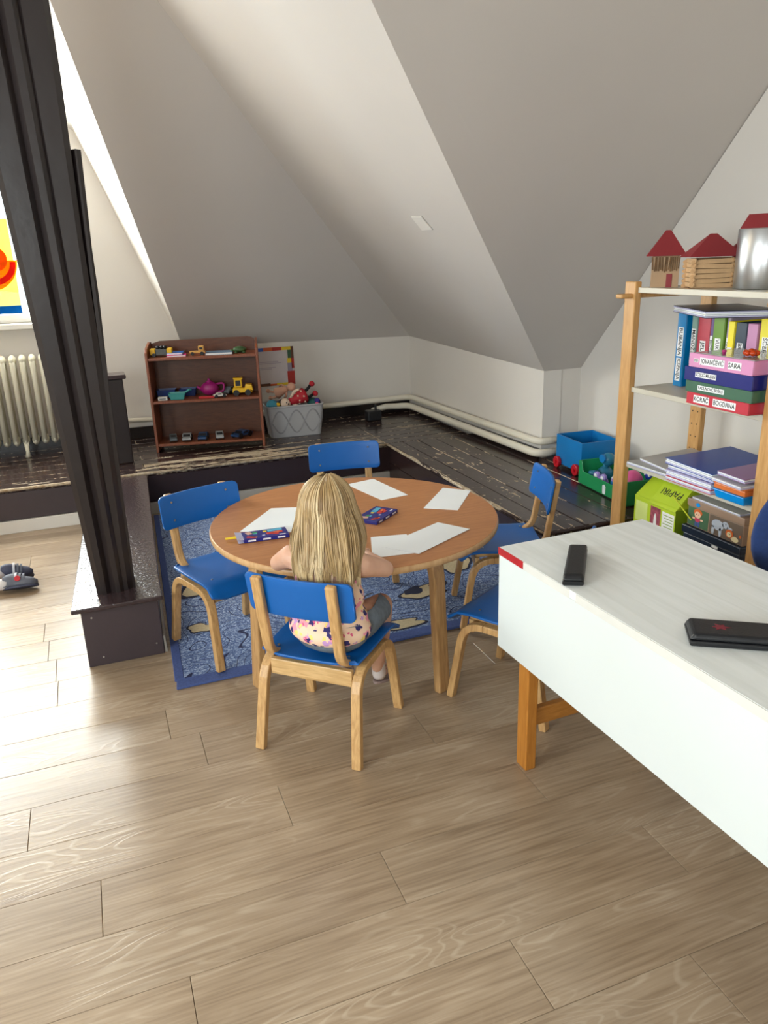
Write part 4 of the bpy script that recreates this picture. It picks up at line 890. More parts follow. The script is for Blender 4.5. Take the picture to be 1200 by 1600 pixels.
def gable(par, W, D, z0, h, over=.012, th=.0015, m='roofred'):
    a, b_ = W / 2 + over, D / 2 + over
    for s in (-1, 1):
        bm = B(); hexa(bm, [(-a, s * b_, z0), (a, s * b_, z0), (a * .16, 0, z0 + h), (-a * .1, 0, z0 + h * 1.0)], [(-a, s * b_, z0 + th), (a, s * b_, z0 + th), (a * .16, 0, z0 + h + th), (-a * .1, 0, z0 + h + th)]); obj('roof_sheet', bm, M[m], par)
    for s, e in ((-1, -.1), (1, .16)):
        bm = B(); hexa(bm, [(s * a, -b_, z0), (s * a, b_, z0), (a * e, 0, z0 + h)], [(s * a - s * th, -b_, z0 + th), (s * a - s * th, b_, z0 + th), (a * e, 0, z0 + h + th)]); obj('roof_sheet', bm, M[m], par)
hs = thing('stick_house', 'model house of craft sticks with dark red paper roof, front one', 'model', (2.185, 2.352, 1.2805), math.radians(-24))
sm_ = stick_mesh(.155); ss_ = stick_mesh(.10)
bm = B(); box(bm, -.060, -.038, 0, .060, .038, .106); obj('gap_shade_box', bm, M['twig'], hs)  # dark box added inside so the gaps between sticks read as shade
for i in range(6):
    for s in (-1, 1):
        o = mobj('stick', sm_, None, hs); o.location = (0, s * .045 - .002, .009 + i * .0170); o.rotation_euler = (0, random.uniform(-.03, .03), 0)
        if not (i in (3,) and s == 1):
            o = mobj('stick', ss_, None, hs); o.location = (s * .068, 0, .009 + i * .0170 + .004); o.rotation_euler = (random.uniform(-.03, .03), 0, PI / 2)
gable(hs, .165, .10, .110, .078)
bm = B(); box(bm, -.085, -.055, -.0003, .085, .055, .0012); obj('base_card', bm, M['cardb'], hs)
hs = thing('twig_house', 'cardboard and twig model house with dark red roof, rear left', 'model', (2.135, 2.535, 1.2805), math.radians(-38))
bm = B(); box(bm, -.05, -.04, 0, .05, .04, .115); obj('body', bm, M['cardb'], hs)
for i in range(14):
    bm = B(); x = -.047 + i * .0072; tube(bm, [(x, -.043, .05 + .02 * random.random()), (x + random.uniform(-.006, .006), -.044, .112)], .0022, 6); obj('twig', bm, M['twig'], hs)
bm = B(); box(bm, .005, -.0425, .0, .026, -.0402, .05); obj('door', bm, M['roofred'], hs)
gable(hs, .10, .085, .116, .092, .022)
hs = thing('paper_house', 'dark model house with red paper roof just left of the metal can', 'model', (2.36, 2.36, 1.2805), math.radians(-40))
bm = B(); box(bm, -.045, -.04, 0, .045, .04, .13); obj('body', bm, M['roofred'], hs); gable(hs, .09, .08, .131, .05, .012)
cn = thing('metal_can', 'large brushed metal can with a red paper roof on the shelf', 'can', (2.225, 2.145, 1.2805), math.radians(-70))
M['alu'] = mat('brushed_metal', (190, 192, 194), .32, metal=1.0, var=.03)
bm = B(); lathe(bm, [(.088, 0), (.090, .003), (.090, .196), (.088, .199)], 48); obj('can_body', bm, M['alu'], cn, smooth=True)
for i in range(3):
    bm = B(); lathe(bm, [(.0905, .03 + i * .07), (.0912, .0325 + i * .07), (.0905, .035 + i * .07)], 48); bm.free()
a_, b_ = .068, .055
for s in (-1, 1):
    bm = B(); hexa(bm, [(-a_, s * b_, .1995), (a_, s * b_, .1995), (a_, 0, .245), (-a_, 0, .245)], [(-a_, s * b_, .201), (a_, s * b_, .201), (a_, 0, .2468), (-a_, 0, .2468)]); obj('roof_sheet', bm, M['roofred'], cn)

# ================================================================== TOY BOOKCASE on the platform
bc = thing('toy_bookcase', 'cherry wood toy bookcase with three shelves on the dark platform', 'bookcase', (.688, 5.13, PZ + .0006), math.radians(-12.4))
for s in (-1, 1):
    bm = B(); x0, x1 = (s * .35, s * .334); x0, x1 = min(x0, x1), max(x0, x1)
    pr_ = [(-.125, 0), (.12, 0), (.12, .685), (.06, .69), (-.09, .665), (-.125, .64)]
    hexa(bm, [(x0, y, z) for y, z in pr_], [(x1, y, z) for y, z in pr_]); obj('side_panel', bm, M['cherry_side'], bc, bevel=.002, seg=1)
for z in (.055, .333, .605):
    bm = B(); box(bm, -.333, -.12, z - .016, .333, .112, z); obj('shelf', bm, M['cherry_side'], bc, bevel=.001, seg=1)
bm = B(); P_ = [(-.334, .05), (.334, .05), (.334, .665)] + [(.334 - .05 + .05 * math.cos(a), .665 + .03 * math.sin(a)) for a in (.5, 1.0, 1.57)] + [(-.28, .69), (-.334, .675)]
hexa(bm, [(x, .113, z) for x, z in P_], [(x, .119, z) for x, z in P_]); obj('back_panel', bm, M['cherry'], bc)
for nm, c in (('y_toy', (228, 180, 10)), ('g_toy', (74, 78, 78)), ('teal_toy', (66, 150, 148)), ('navy_toy', (18, 44, 104)), ('mag_toy', (150, 26, 110)), ('red_toy', (180, 28, 34)), ('silver_toy', (160, 164, 168)), ('blue_toy', (34, 66, 108)), ('green_toy', (54, 84, 44)), ('sand_toy', (206, 156, 80)), ('pinkb', (214, 40, 120)), ('blueb', (30, 100, 180)), ('bluegrey', (96, 122, 146)), ('tyre', (20, 20, 22)), ('white_toy', (210, 206, 200)), ('greyd', (96, 104, 110))): flat(nm, c, .4)
Rb = Matrix.Translation((.688, 5.13, PZ + .0006)) @ Matrix.Rotation(math.radians(-12.4), 4, 'Z')
def on_shelf(x, y, z): v = Rb @ Vector((x, y, z + .0006)); return tuple(v)
AZ = math.radians(-12.4)
def toy_car(label, loc, rz, key, L_=.085, H_=.034, kind='car', group='toy cars on the bottom shelf'):
    t = thing('toy_car', label, 'toy', loc, rz, group); w_ = L_ * .45; wr = L_ * .13
    bm = B(); prof = [(-L_ / 2, wr * .8), (L_ / 2, wr * .8), (L_ / 2, H_ * .55), (L_ * .28, H_ * .66), (L_ * .12, H_ * 1.0), (-L_ * .22, H_ * 1.0), (-L_ * .36, H_ * .68), (-L_ / 2, H_ * .62)]
    hexa(bm, [(x, -w_ / 2, z) for x, z in prof], [(x, w_ / 2, z) for x, z in prof]); obj('body', bm, M[key], t, bevel=.003)
    for s in (-1, 1):
        bm = B(); box(bm, -L_ * .18, s * w_ / 2 - .0006, H_ * .68, L_ * .10, s * w_ / 2 + .0006, H_ * .92); obj('window', bm, M['tyre'], t)
    bm = B(); hexa(bm, [(L_ * .265, -w_ * .4, H_ * .69), (L_ * .265, w_ * .4, H_ * .69), (L_ * .135, w_ * .4, H_ * .98), (L_ * .135, -w_ * .4, H_ * .98)], [(L_ * .275, -w_ * .4, H_ * .69), (L_ * .275, w_ * .4, H_ * .69), (L_ * .145, w_ * .4, H_ * .98), (L_ * .145, -w_ * .4, H_ * .98)]); obj('windscreen', bm, M['tyre'], t)
    for x in (-L_ * .3, L_ * .3):
        for s in (-1, 1):
            bm = B(); cyl(bm, (x, s * w_ * .48, wr), wr, .006, 'y', 14); obj('wheel', bm, M['tyre'], t)
    return t
for i, (x, k, L_, lb) in enumerate(((-.245, 'greyd', .10, 'dark grey toy car, leftmost on the bottom shelf'), (-.155, 'silver_toy', .125, 'silver grey toy car, second on the bottom shelf'), (-.05, 'blue_toy', .125, 'blue toy car in the middle of the bottom shelf'), (.055, 'silver_toy', .11, 'pale silver toy car, fourth on the bottom shelf'), (.20, 'blue_toy', .15, 'large blue toy car, rightmost on the bottom shelf'))):
    toy_car(lb, on_shelf(x, -.05, .055), AZ - PI / 2 + (.15, 0, -.1, .1, -.7)[i], k, L_, .046)
# middle shelf
def toy_box(name, label, loc, rz, prof_w, prof_d, h, key, taper=.85, cat='toy', hollow=True):
    t = thing(name, label, cat, loc, rz); a, b__ = prof_w / 2, prof_d / 2; q = taper
    bm = B(); hexa(bm, [(-a * q, -b__ * q, 0), (a * q, -b__ * q, 0), (a * q, b__ * q, 0), (-a * q, b__ * q, 0)], [(-a, -b__, h), (a, -b__, h), (a, b__, h), (-a, b__, h)])
    bm.faces.ensure_lookup_table()
    if hollow:
        topf = bm.faces[1]; r = bmesh.ops.inset_region(bm, faces=[topf], thickness=min(a, b__) * .12); 
        for v in topf.verts: v.co.z -= h * .8; v.co.x *= q; v.co.y *= q
    obj('body', bm, M[key], t, bevel=.002, seg=1); return t
toy_box('toy_tub', 'dark blue toy tub at the left of the middle shelf', on_shelf(-.262, .03, .333), AZ, .12, .09, .055, 'navy_toy')
toy_box('toy_tub', 'deep blue toy tub behind the teal one on the middle shelf', on_shelf(-.128, .06, .333), AZ, .11, .08, .05, 'navy_toy')
t = toy_box('toy_scoop', 'teal plastic toy scoop in front on the middle shelf', on_shelf(-.185, -.07, .333), AZ, .11, .07, .045, 'teal_toy', .75)
bm = B(); tube(bm, [(.05, 0, .04), (.075, .01, .055), (.09, .02, .056)], .007, 8); obj('handle', bm, M['teal_toy'], t, smooth=True)
t = thing('toy_block', 'small off white block at the front of the middle shelf', 'toy', on_shelf(-.275, -.085, .333), AZ); bm = B(); box(bm, -.03, -.02, 0, .03, .02, .024); obj('body', bm, M['white_toy'], t, bevel=.004); bm = B(); box(bm, -.02, -.0206, .008, .02, -.0199, .016); obj('slot', bm, M['greyd'], t)
t = thing('toy_teapot', 'magenta plastic toy teapot on the middle shelf', 'toy', on_shelf(.018, .0, .333), AZ)
bm = B(); ball(bm, (0, 0, .048), (.058, .05, .046), 20, 12); obj('body', bm, M['mag_toy'], t, smooth=True)
bm = B(); lathe(bm, [(.022, .088), (.02, .096), (.008, .1), (.009, .110), (.004, .114)], 16); obj('lid', bm, M['mag_toy'], t, smooth=True)
bm = B(); tube(bm, bez([((.045, 0, .075), 0), ((.095, 0, .08), .02), ((.09, 0, .025), .02), ((.045, 0, .025), 0)], 5), .007, 8); obj('handle', bm, M['mag_toy'], t, smooth=True)
bm = B(); tube(bm, [(-.05, 0, .04), (-.08, 0, .065)], [.012, .007], 8); obj('spout', bm, M['mag_toy'], t, smooth=True)
t = thing('toy_tray', 'flat red toy tray in front of the teapot', 'toy', on_shelf(.0, -.09, .333), AZ); bm = B(); box(bm, -.05, -.02, 0, .05, .02, .008); obj('base', bm, M['red_toy'], t, bevel=.002); bm = B(); box(bm, -.05, -.022, .004, .05, -.0195, .016); obj('rim', bm, M['red_toy'], t, bevel=.001)
toy_car('small white toy car right of the red tray', on_shelf(.085, -.085, .333), AZ + .2, 'white_toy', .085, .030, group='toys on the middle shelf')
toy_car('dark grey toy car beside the yellow loader', on_shelf(.150, .035, .333), AZ + .9, 'greyd', .10, .05, group='toys on the middle shelf')
t = thing('toy_loader', 'yellow toy loader truck with cab on the middle shelf', 'toy', on_shelf(.225, -.03, .333), AZ)
bm = B(); hexa(bm, [(-.06, -.03, .018), (.07, -.03, .018), (.07, .03, .018), (-.06, .03, .018)], [(-.055, -.03, .05), (.05, -.03, .045), (.05, .03, .045), (-.055, .03, .05)]); obj('chassis', bm, M['y_toy'], t, bevel=.003)
bm = B(); box(bm, -.045, -.027, .0505, .005, .027, .105); box(bm, -.05, -.03, .105, .012, .03, .113); obj('cab', bm, M['y_toy'], t, bevel=.003)
bm = B(); box(bm, -.036, -.0278, .062, -.004, .0278, .098); obj('cab_window', bm, M['tyre'], t)
bm = B(); hexa(bm, [(.02, -.03, .046), (.075, -.035, .03), (.075, .035, .03), (.02, .03, .046)], [(.03, -.03, .072), (.068, -.035, .066), (.068, .035, .066), (.03, .03, .072)]); obj('bucket', bm, M['y_toy'], t, bevel=.002)
for x in (-.035, .04):
    for s in (-1, 1): bm = B(); cyl(bm, (x, s * .034, .019), .019, .014, 'y', 16); obj('wheel', bm, M['tyre'], t)
# top shelf
t = thing('toy_tow_truck', 'yellow and grey toy vehicle at the left of the top shelf', 'toy', on_shelf(-.258, -.02, .605), AZ)
bm = B(); box(bm, -.035, -.03, .008, .035, .03, .048); obj('body', bm, M['g_toy'], t, bevel=.005)
for s in (-1, 1): bm = B(); box(bm, s * .052 - .016, -.032, .012, s * .052 + .016, .032, .050); obj('bumper', bm, M['y_toy'], t, bevel=.004)
bm = B(); [ball(bm, (x, 0, .056), (.014, .02, .012), 10, 6) for x in (-.02, .004, .024)]; obj('roof_load', bm, M['tyre'], t, smooth=True)
for x in (-.045, .045):
    for s in (-1, 1): bm = B(); cyl(bm, (x, s * .028, .012), .012, .01, 'y', 12); obj('wheel', bm, M['tyre'], t)
def book(label, loc, rz, w_, d, h, key, grp='books on the toy bookcase'):
    t = thing('picture_book', label, 'book', loc, rz, grp)
    bm = B(); box(bm, -w_ / 2, -d / 2, 0, w_ / 2, d / 2, .0015); box(bm, -w_ / 2, -d / 2, h - .0015, w_ / 2, d / 2, h); box(bm, -w_ / 2, -d / 2, .0015, -w_ / 2 + .0015, d / 2, h - .0015); obj('cover', bm, M[key], t)
    bm = B(); box(bm, -w_ / 2 + .002, -d / 2 + .002, .0016, w_ / 2 - .003, d / 2 - .002, h - .0016); obj('pages', bm, M['paper'], t); return t
book('bright pink book at the bottom of the top shelf pair', on_shelf(-.165, -.04, .605), AZ + .1, .12, .12, .011, 'pinkb'); book('blue book lying on the pink book', tuple(Vector(on_shelf(-.17, -.02, .605)) + Vector((0, 0, .0116))), AZ - .05, .10, .11, .011, 'blueb')
t = thing('toy_dump_truck', 'sand coloured toy lorry with cab on the top shelf', 'toy', on_shelf(-.03, -.05, .605), AZ)
bm = B(); box(bm, -.05, -.02, .014, .048, .02, .026); obj('chassis', bm, M['sand_toy'], t, bevel=.002); bm = B(); box(bm, .006, -.02, .0262, .042, .02, .058); obj('cab', bm, M['sand_toy'], t, bevel=.004); bm = B(); box(bm, .014, -.0206, .036, .034, .0206, .050); obj('cab_window', bm, M['tyre'], t)
for x in (-.032, .028):
    for s in (-1, 1): bm = B(); cyl(bm, (x, s * .021, .0115), .0115, .008, 'y', 14); obj('wheel', bm, M['tyre'], t); 
book('wide grey blue board book lying on the top shelf', on_shelf(.105, -.03, .605), AZ, .17, .13, .014, 'bluegrey')
bm = B(); 
t = thing('toy_tortoise', 'dark green toy tortoise at the right of the top shelf', 'toy', on_shelf(.235, -.03, .605), AZ)
bm = B(); ball(bm, (0, 0, .022), (.045, .036, .020), 18, 10); obj('shell', bm, M['green_toy'], t, smooth=True)
bm = B(); ball(bm, (-.05, 0, .015), (.012, .010, .009), 10, 7); obj('head', bm, M['green_toy'], t, smooth=True)
for x in (-.026, .026):
    for s in (-1, 1): bm = B(); ball(bm, (x, s * .03, .006), (.012, .009, .006), 8, 6); obj('foot', bm, M['green_toy'], t, smooth=True)

# poster with a coloured block border on the back wall
ps = thing('wall_poster', 'white notice with coloured block border on the wall above the basket', 'poster', (1.274, 5.649, .68))
for nm, c in (('po_white', (196, 188, 190)), ('po_blue', (40, 80, 170)), ('po_orange', (200, 90, 40)), ('po_red', (170, 44, 34)), ('po_yellow', (222, 190, 40)), ('po_green', (60, 96, 70)), ('po_brown', (96, 60, 40)), ('po_grey', (150, 142, 160))): flat(nm, c, .6)
bm = B(); box(bm, -.14, -.0022, -.14, .14, -.0008, .14); obj('sheet', bm, M['po_white'], ps)
for m_, x0, z0, x1, z1 in (('po_blue', -.14, .115, -.085, .14), ('po_orange', -.085, .115, -.02, .14), ('po_red', -.02, .115, .05, .14), ('po_yellow', .05, .115, .12, .14), ('po_green', .095, .055, .12, .115), ('po_brown', .12, .055, .14, .14), ('po_yellow', .09, .02, .12, .055), ('po_grey', .09, -.04, .125, .02), ('po_red', .12, -.02, .14, .055), ('po_red', .085, -.14, .14, -.04), ('po_brown', -.14, -.14, -.05, -.12), ('po_orange', -.05, -.14, .0, -.125), ('po_yellow', .0, -.14, .085, -.122)):
    bm = B(); box(bm, x0, -.0030, z0, x1, -.0022, z1); obj('border_block', bm, M[m_], ps)
for z, x1 in ((.035, .02), (.024, .045), (-.008, .0), (-.018, -.03)):
    bm = B(); box(bm, -.12, -.0027, z, x1, -.0022, z + .004); obj('print_line', bm, M['po_grey'], ps)

# ---- lattice basket with dolls
def rrect(hx, hy, r, n=5):
    out = []
    for cx, cy, a0 in ((hx - r, hy - r, 0), (-hx + r, hy - r, PI / 2), (-hx + r, -hy + r, PI), (hx - r, -hy + r, 1.5 * PI)):
        out += [(cx + r * math.cos(a0 + PI / 2 * k / n), cy + r * math.sin(a0 + PI / 2 * k / n)) for k in range(n + 1)]
    return out
BH = .215
bk = thing('toy_basket', 'light grey plastic basket with lattice relief full of dolls', 'basket', (1.278, 5.225, PZ + .0006), math.radians(-4))
bm = B(); rings = []
for hx, hy, z in ((.175, .105, 0), (.188, .118, BH * .5), (.198, .128, BH), (.192, .122, BH), (.182, .112, BH * .5), (.17, .10, .006)):
    rings.append([bm.verts.new((x, y, z)) for x, y in rrect(hx, hy, .035)])
for a, b__ in zip(rings, rings[1:]):
    n = len(a)
    for k in range(n): bm.faces.new([a[k], a[(k + 1) % n], b__[(k + 1) % n], b__[k]])
bm.faces.new(rings[0][::-1]); bm.faces.new(rings[-1]); obj('wall', bm, M['basket'], bk, smooth=False)
bm = B(); pth = [(x, y, BH) for x, y in rrect(.199, .129, .036, 6)]; tube(bm, pth + [pth[0]], .0065, 8); obj('rim', bm, M['basket'], bk, smooth=True)
for k in range(2):       # two interlaced waves in relief on the front and the back
    for fy in (-1, 1):
        bm = B(); P_ = []
        for i in range(49):
            u = i / 48; x = -.165 + .33 * u; z = BH * (.5 + .36 * math.sin(u * 2 * PI * 1.5 + k * PI)); f = z / BH; P_.append((x * (1 + .06 * f), fy * (.1055 + .023 * f), z))
        sweep(bm, P_, rect(.010, .004), up=(0, 0, 1)); obj('lattice_rib', bm, M['basket_rib'], bk)
for nm, c in (('d_red', (172, 26, 40)), ('d_skin', (206, 156, 130)), ('d_black', (22, 20, 22)), ('d_teal', (60, 140, 160)), ('d_green', (20, 76, 74)), ('d_purple', (44, 36, 120)), ('d_pink', (214, 90, 130)), ('d_hair', (70, 44, 30)), ('d_cream', (226, 200, 176))): flat(nm, c, .7)
bxw = Matrix.Translation((1.278, 5.225, PZ)) @ Matrix.Rotation(math.radians(-4), 4, 'Z')
def doll(label, loc, rot, dress, skin_, hair_, shoe, s=1.0, dots=False):
    """simple rag doll lying: head, hair cap, dress, arms, legs with shoes; local x runs from feet (+) to head (-)"""
    t = thing('rag_doll', label, 'doll', loc, tilt=rot, group='dolls in the basket')
    bm = B(); ball(bm, (-.09 * s, 0, 0), (.036 * s, .034 * s, .036 * s), 16, 10); hd = obj('head', bm, M[skin_], t, smooth=True)
    bm = B(); ball(bm, (-.100 * s, .012 * s, -.004), (.035 * s, .036 * s, .038 * s), 16, 10); obj('hair', bm, M[hair_], hd, smooth=True)
    for q in (-1, 1): bm = B(); ball(bm, (-.088 * s, -.031 * s, .012 * q * s), .0045 * s, 8, 6); obj('eye', bm, M['d_black'], hd)
    bm = B(); ball(bm, (-.080 * s, -.034 * s, 0), .005 * s, 8, 6); obj('nose', bm, M['d_black'], hd)
    bm = B(); sweep(bm, [(-.055 * s, 0, 0), (-.02 * s, 0, 0), (.03 * s, 0, 0), (.055 * s, 0, 0)], lambda i: circ((.022, .030, .045, .050)[i] * s, 14)); dr = obj('dress', bm, M[dress], t, smooth=True)
    if dots:
        for a in range(7):
            an = -1.2 + a * .45; r_ = .034 + .012 * (a % 2); bm = B(); ball(bm, ((.0 + .032 * (a % 2)) * s, -r_ * math.cos(an) * s, r_ * math.sin(an) * s), .006 * s, 8, 6); obj('dot', bm, M['d_cream'], dr)
    for q in (-1, 1):
        bm = B(); tube(bm, [(-.04 * s, 0, q * .02 * s), (-.01 * s, -.02 * s, q * .055 * s), (.02 * s, -.035 * s, q * .06 * s)], [.010 * s, .009 * s, .008 * s], 8); obj('arm', bm, M[skin_], t, smooth=True)
        bm = B(); tube(bm, [(.05 * s, 0, q * .018 * s), (.085 * s, .0, q * .026 * s), (.115 * s, -.0, q * .032 * s + .012)], [.012 * s, .010 * s, .010 * s], 8); lg = obj('leg', bm, M[shoe if shoe != 'd_red' else 'd_black'], t, smooth=True)
        bm = B(); ball(bm, (.125 * s, -.008 * s, q * .034 * s + .016), (.017 * s, .024 * s, .018 * s), 12, 8); obj('shoe', bm, M[shoe], t, smooth=True)
    return t
doll('rag doll in a red dotted dress lying on top of the toy basket', tuple(bxw @ Vector((.03, -.03, BH + .036))), (0, -.30, .15), 'd_red', 'd_cream', 'd_black', 'd_red', 1.08, True)
doll('pale baby doll behind at the left of the toy basket', tuple(bxw @ Vector((-.06, .05, BH + .082))), (.3, .4, 2.6), 'd_skin', 'd_skin', 'd_skin', 'd_skin', .8)
t = thing('plush_toy', 'teal plush toy at the left end of the basket', 'toy', tuple(bxw @ Vector((-.145, -.03, BH - .012)))); bm = B(); ball(bm, (0, 0, .01), (.044, .05, .040), 16, 10, Matrix.Rotation(.6, 3, 'Y')); obj('body', bm, M['d_teal'], t, smooth=True); bm = B(); ball(bm, (.032, -.03, .018), (.018, .016, .016), 12, 8); obj('snout', bm, M['y_toy'], t, smooth=True)
t = thing('plush_toy', 'dark green and purple plush toy at the right end of the basket', 'toy', tuple(bxw @ Vector((.135, -.01, BH - .012)))); bm = B(); ball(bm, (.006, 0, .008), (.038, .055, .032), 16, 10); obj('body', bm, M['d_green'], t, smooth=True); bm = B(); ball(bm, (.028, -.04, .022), (.022, .022, .020), 12, 8); obj('wing', bm, M['d_purple'], t, smooth=True); bm = B(); ball(bm, (.018, -.068, .010), (.012, .01, .010), 10, 6); obj('paw', bm, M['d_pink'], t, smooth=True)
t = thing('fabric_pile', 'dark soft toys filling the middle of the basket', 'toy', tuple(bxw @ Vector((0, 0, .02)))); bm = B(); ball(bm, (0, 0, .07), (.13, .08, .07), 20, 12); obj('body', bm, M['d_black'], t, smooth=True); bm = B(); ball(bm, (-.05, -.03, .135), (.04, .03, .02), 12, 8); obj('cloth', bm, M['d_hair'], t, smooth=True)

# ================================================================== TOYS on the right platform
for nm, c in (('w_blue', (20, 116, 182)), ('w_red', (190, 24, 38)), ('c_green', (30, 140, 84)), ('c_lilac', (150, 130, 200)), ('c_pink', (230, 100, 160)), ('c_navy', (24, 56, 160)), ('c_white', (226, 230, 236)), ('c_teal', (40, 120, 150)), ('c_grey', (70, 90, 110))): flat(nm, c, .32)
wg = thing('toy_wagon', 'blue plastic toy wagon with red wheels against the white wall', 'toy', (2.515, 3.505, PZ + .0006), math.radians(-4))
bm = B(); W_, D_, z0, z1 = .115, .135, .022, .185; t_ = .006
for a in ((-W_, -D_, z0, W_, D_, z0 + t_), (-W_, -D_, z0 + t_, -W_ + t_, D_, z1), (W_ - t_, -D_, z0 + t_, W_, D_, z1), (-W_ + t_, -D_, z0 + t_, W_ - t_, -D_ + t_, z1), (-W_ + t_, D_ - t_, z0 + t_, W_ - t_, D_, z1)): box(bm, *a)
obj('tub', bm, M['w_blue'], wg)
for y in (-.10, .10):
    for s in (-1, 1):
        bm = B(); cyl(bm, (s * (W_ + .012), y, .032), .032, .02, 'x', 24); wh = obj('wheel', bm, M['w_red'], wg, bevel=.004)
        bm = B(); cyl(bm, (s * (W_ + .024), y, .032), .010, .008, 'x', 12); obj('hub', bm, M['w_red'], wh)
ct = thing('toy_crate', 'green plastic crate with scattered toys on the platform', 'crate', (2.425, 3.055, PZ + .0006), math.radians(-5))
bm = B(); W_, D_, t_ = .130, .225, .005
def wallp(P4, n):
    hexa(bm, P4, [tuple(Vector(p) + Vector(n) * t_) for p in P4])
box(bm, -W_ + .01, -D_ + .01, 0, W_ - .01, D_ - .01, .005)
for s in (-1, 1):
    P = [(-D_, .005), (D_, .005), (D_, .125), (D_ - .03, .125), (D_ - .045, .075), (-D_ + .045, .075), (-D_ + .03, .125), (-D_, .125)]
    hexa(bm, [(s * W_, y, z) for y, z in P], [(s * (W_ - t_), y, z) for y, z in P])
    P = [(-W_ + t_, .005), (W_ - t_, .005), (W_ - t_, .125), (-W_ + t_, .125)]
    hexa(bm, [(x, s * D_, z) for x, z in P], [(x, s * (D_ - t_), z) for x, z in P])
obj('tub', bm, M['c_green'], ct, bevel=.0015, seg=1)
bm = B(); hexa(bm, [(-W_ - .001, -.04, .012), (-W_ - .001, -.015, .010), (-W_ - .001, -.012, .052), (-W_ - .001, -.028, .06), (-W_ - .001, -.042, .05)], [(-W_, -.04, .012), (-W_, -.015, .010), (-W_, -.012, .052), (-W_, -.028, .06), (-W_, -.042, .05)]); obj('sticker', bm, M['c_white'], ct)
Rc = Matrix.Translation((2.425, 3.055, PZ + .0006)) @ Matrix.Rotation(math.radians(-5), 4, 'Z')
def inc(x, y, z=.0058): return tuple(Rc @ Vector((x, y, z)))
t = thing('toy_watering_can', 'blue plastic toy with round head standing in the green crate', 'toy', inc(-.01, .165)); bm = B(); ball(bm, (0, 0, .045), (.045, .04, .045), 16, 10); obj('body', bm, M['c_teal'], t, smooth=True)
bm = B(); ball(bm, (.01, -.01, .125), (.036, .034, .036), 16, 10); obj('head', bm, M['c_teal'], t, smooth=True); bm = B(); tube(bm, [(0, 0, .08), (.006, -.004, .105)], .016, 10); obj('neck', bm, M['c_teal'], t, smooth=True)
bm = B(); cyl(bm, (-.075, -.01, .062), .016, .05, 'x', 14); obj('arm', bm, M['c_teal'], t, smooth=True); bm = B(); cyl(bm, (-.028, -.012, .135), .022, .010, 'x', 18); obj('face_disc', bm, M['w_blue'], t)
t = thing('toy_train', 'lilac toy with round eyes in the green crate', 'toy', inc(-.085, .075)); bm = B(); ball(bm, (0, 0, .035), (.03, .05, .035), 14, 9); obj('body', bm, M['c_lilac'], t, smooth=True)
for y in (-.035, .02):
    bm = B(); cyl(bm, (-.012, y, .066), .021, .016, 'x', 18); e_ = obj('ring', bm, M['c_lilac'], t, bevel=.003); bm = B(); cyl(bm, (-.021, y, .066), .012, .004, 'x', 14); obj('disc', bm, M['c_white'], e_)
t = thing('toy_carton', 'lilac and white toy milk carton in the green crate', 'toy', inc(-.070, -.045), math.radians(20)); bm = B(); box(bm, -.022, -.022, 0, .022, .022, .085); obj('body', bm, M['c_lilac'], t, bevel=.002); bm = B(); box(bm, -.0226, -.0226, .055, .0226, .0226, .070); obj('band', bm, M['w_blue'], t)
bm = B(); hexa(bm, [(-.022, -.022, .0855), (.022, -.022, .0855), (.022, .022, .0855), (-.022, .022, .0855)], [(-.022, -.003, .11), (.022, -.003, .11), (.022, .003, .11), (-.022, .003, .11)]); obj('gable_top', bm, M['c_white'], t)
t = thing('toy_block', 'dark blue grey toy with red top in the green crate', 'toy', inc(.01, .04), .5); bm = B(); box(bm, -.03, -.02, 0, .03, .02, .075); obj('body', bm, M['c_grey'], t, bevel=.003); bm = B(); box(bm, -.03, -.02, .0755, .03, .02, .098); obj('cap', bm, M['w_red'], t, bevel=.003)
t = thing('toy_ball', 'pink ball in the green crate behind the shelf post', 'ball', inc(-.045, -.135)); bm = B(); ball(bm, (0, 0, .075), (.058, .05, .072), 20, 12); obj('skin', bm, M['c_pink'], t, smooth=True); bm = B(); lathe(bm, [(.01, 0), (.03, .003), (.03, .008)], 14); obj('foot', bm, M['c_pink'], t)
t = thing('toy_bird', 'dark blue toy with white markings at the right of the crate', 'toy', inc(.04, -.175)); bm = B(); ball(bm, (0, 0, .05), (.03, .028, .05), 14, 9); obj('body', bm, M['c_navy'], t, smooth=True); bm = B(); ball(bm, (-.01, -.01, .125), (.038, .035, .034), 18, 11); hd = obj('head', bm, M['c_navy'], t, smooth=True)
for y in (-.022, .006): bm = B(); ball(bm, (-.040, y, .132), (.006, .009, .010), 10, 7); obj('marking', bm, M['c_white'], hd, smooth=True)
bm = B(); ball(bm, (-.042, -.022, .06), (.013, .015, .020), 12, 8); obj('wing', bm, M['c_pink'], t, smooth=True)
bm = B(); tube(bm, [(-.01, -.01, .09), (-.01, -.01, .10)], .02, 10); obj('neck', bm, M['c_navy'], t)

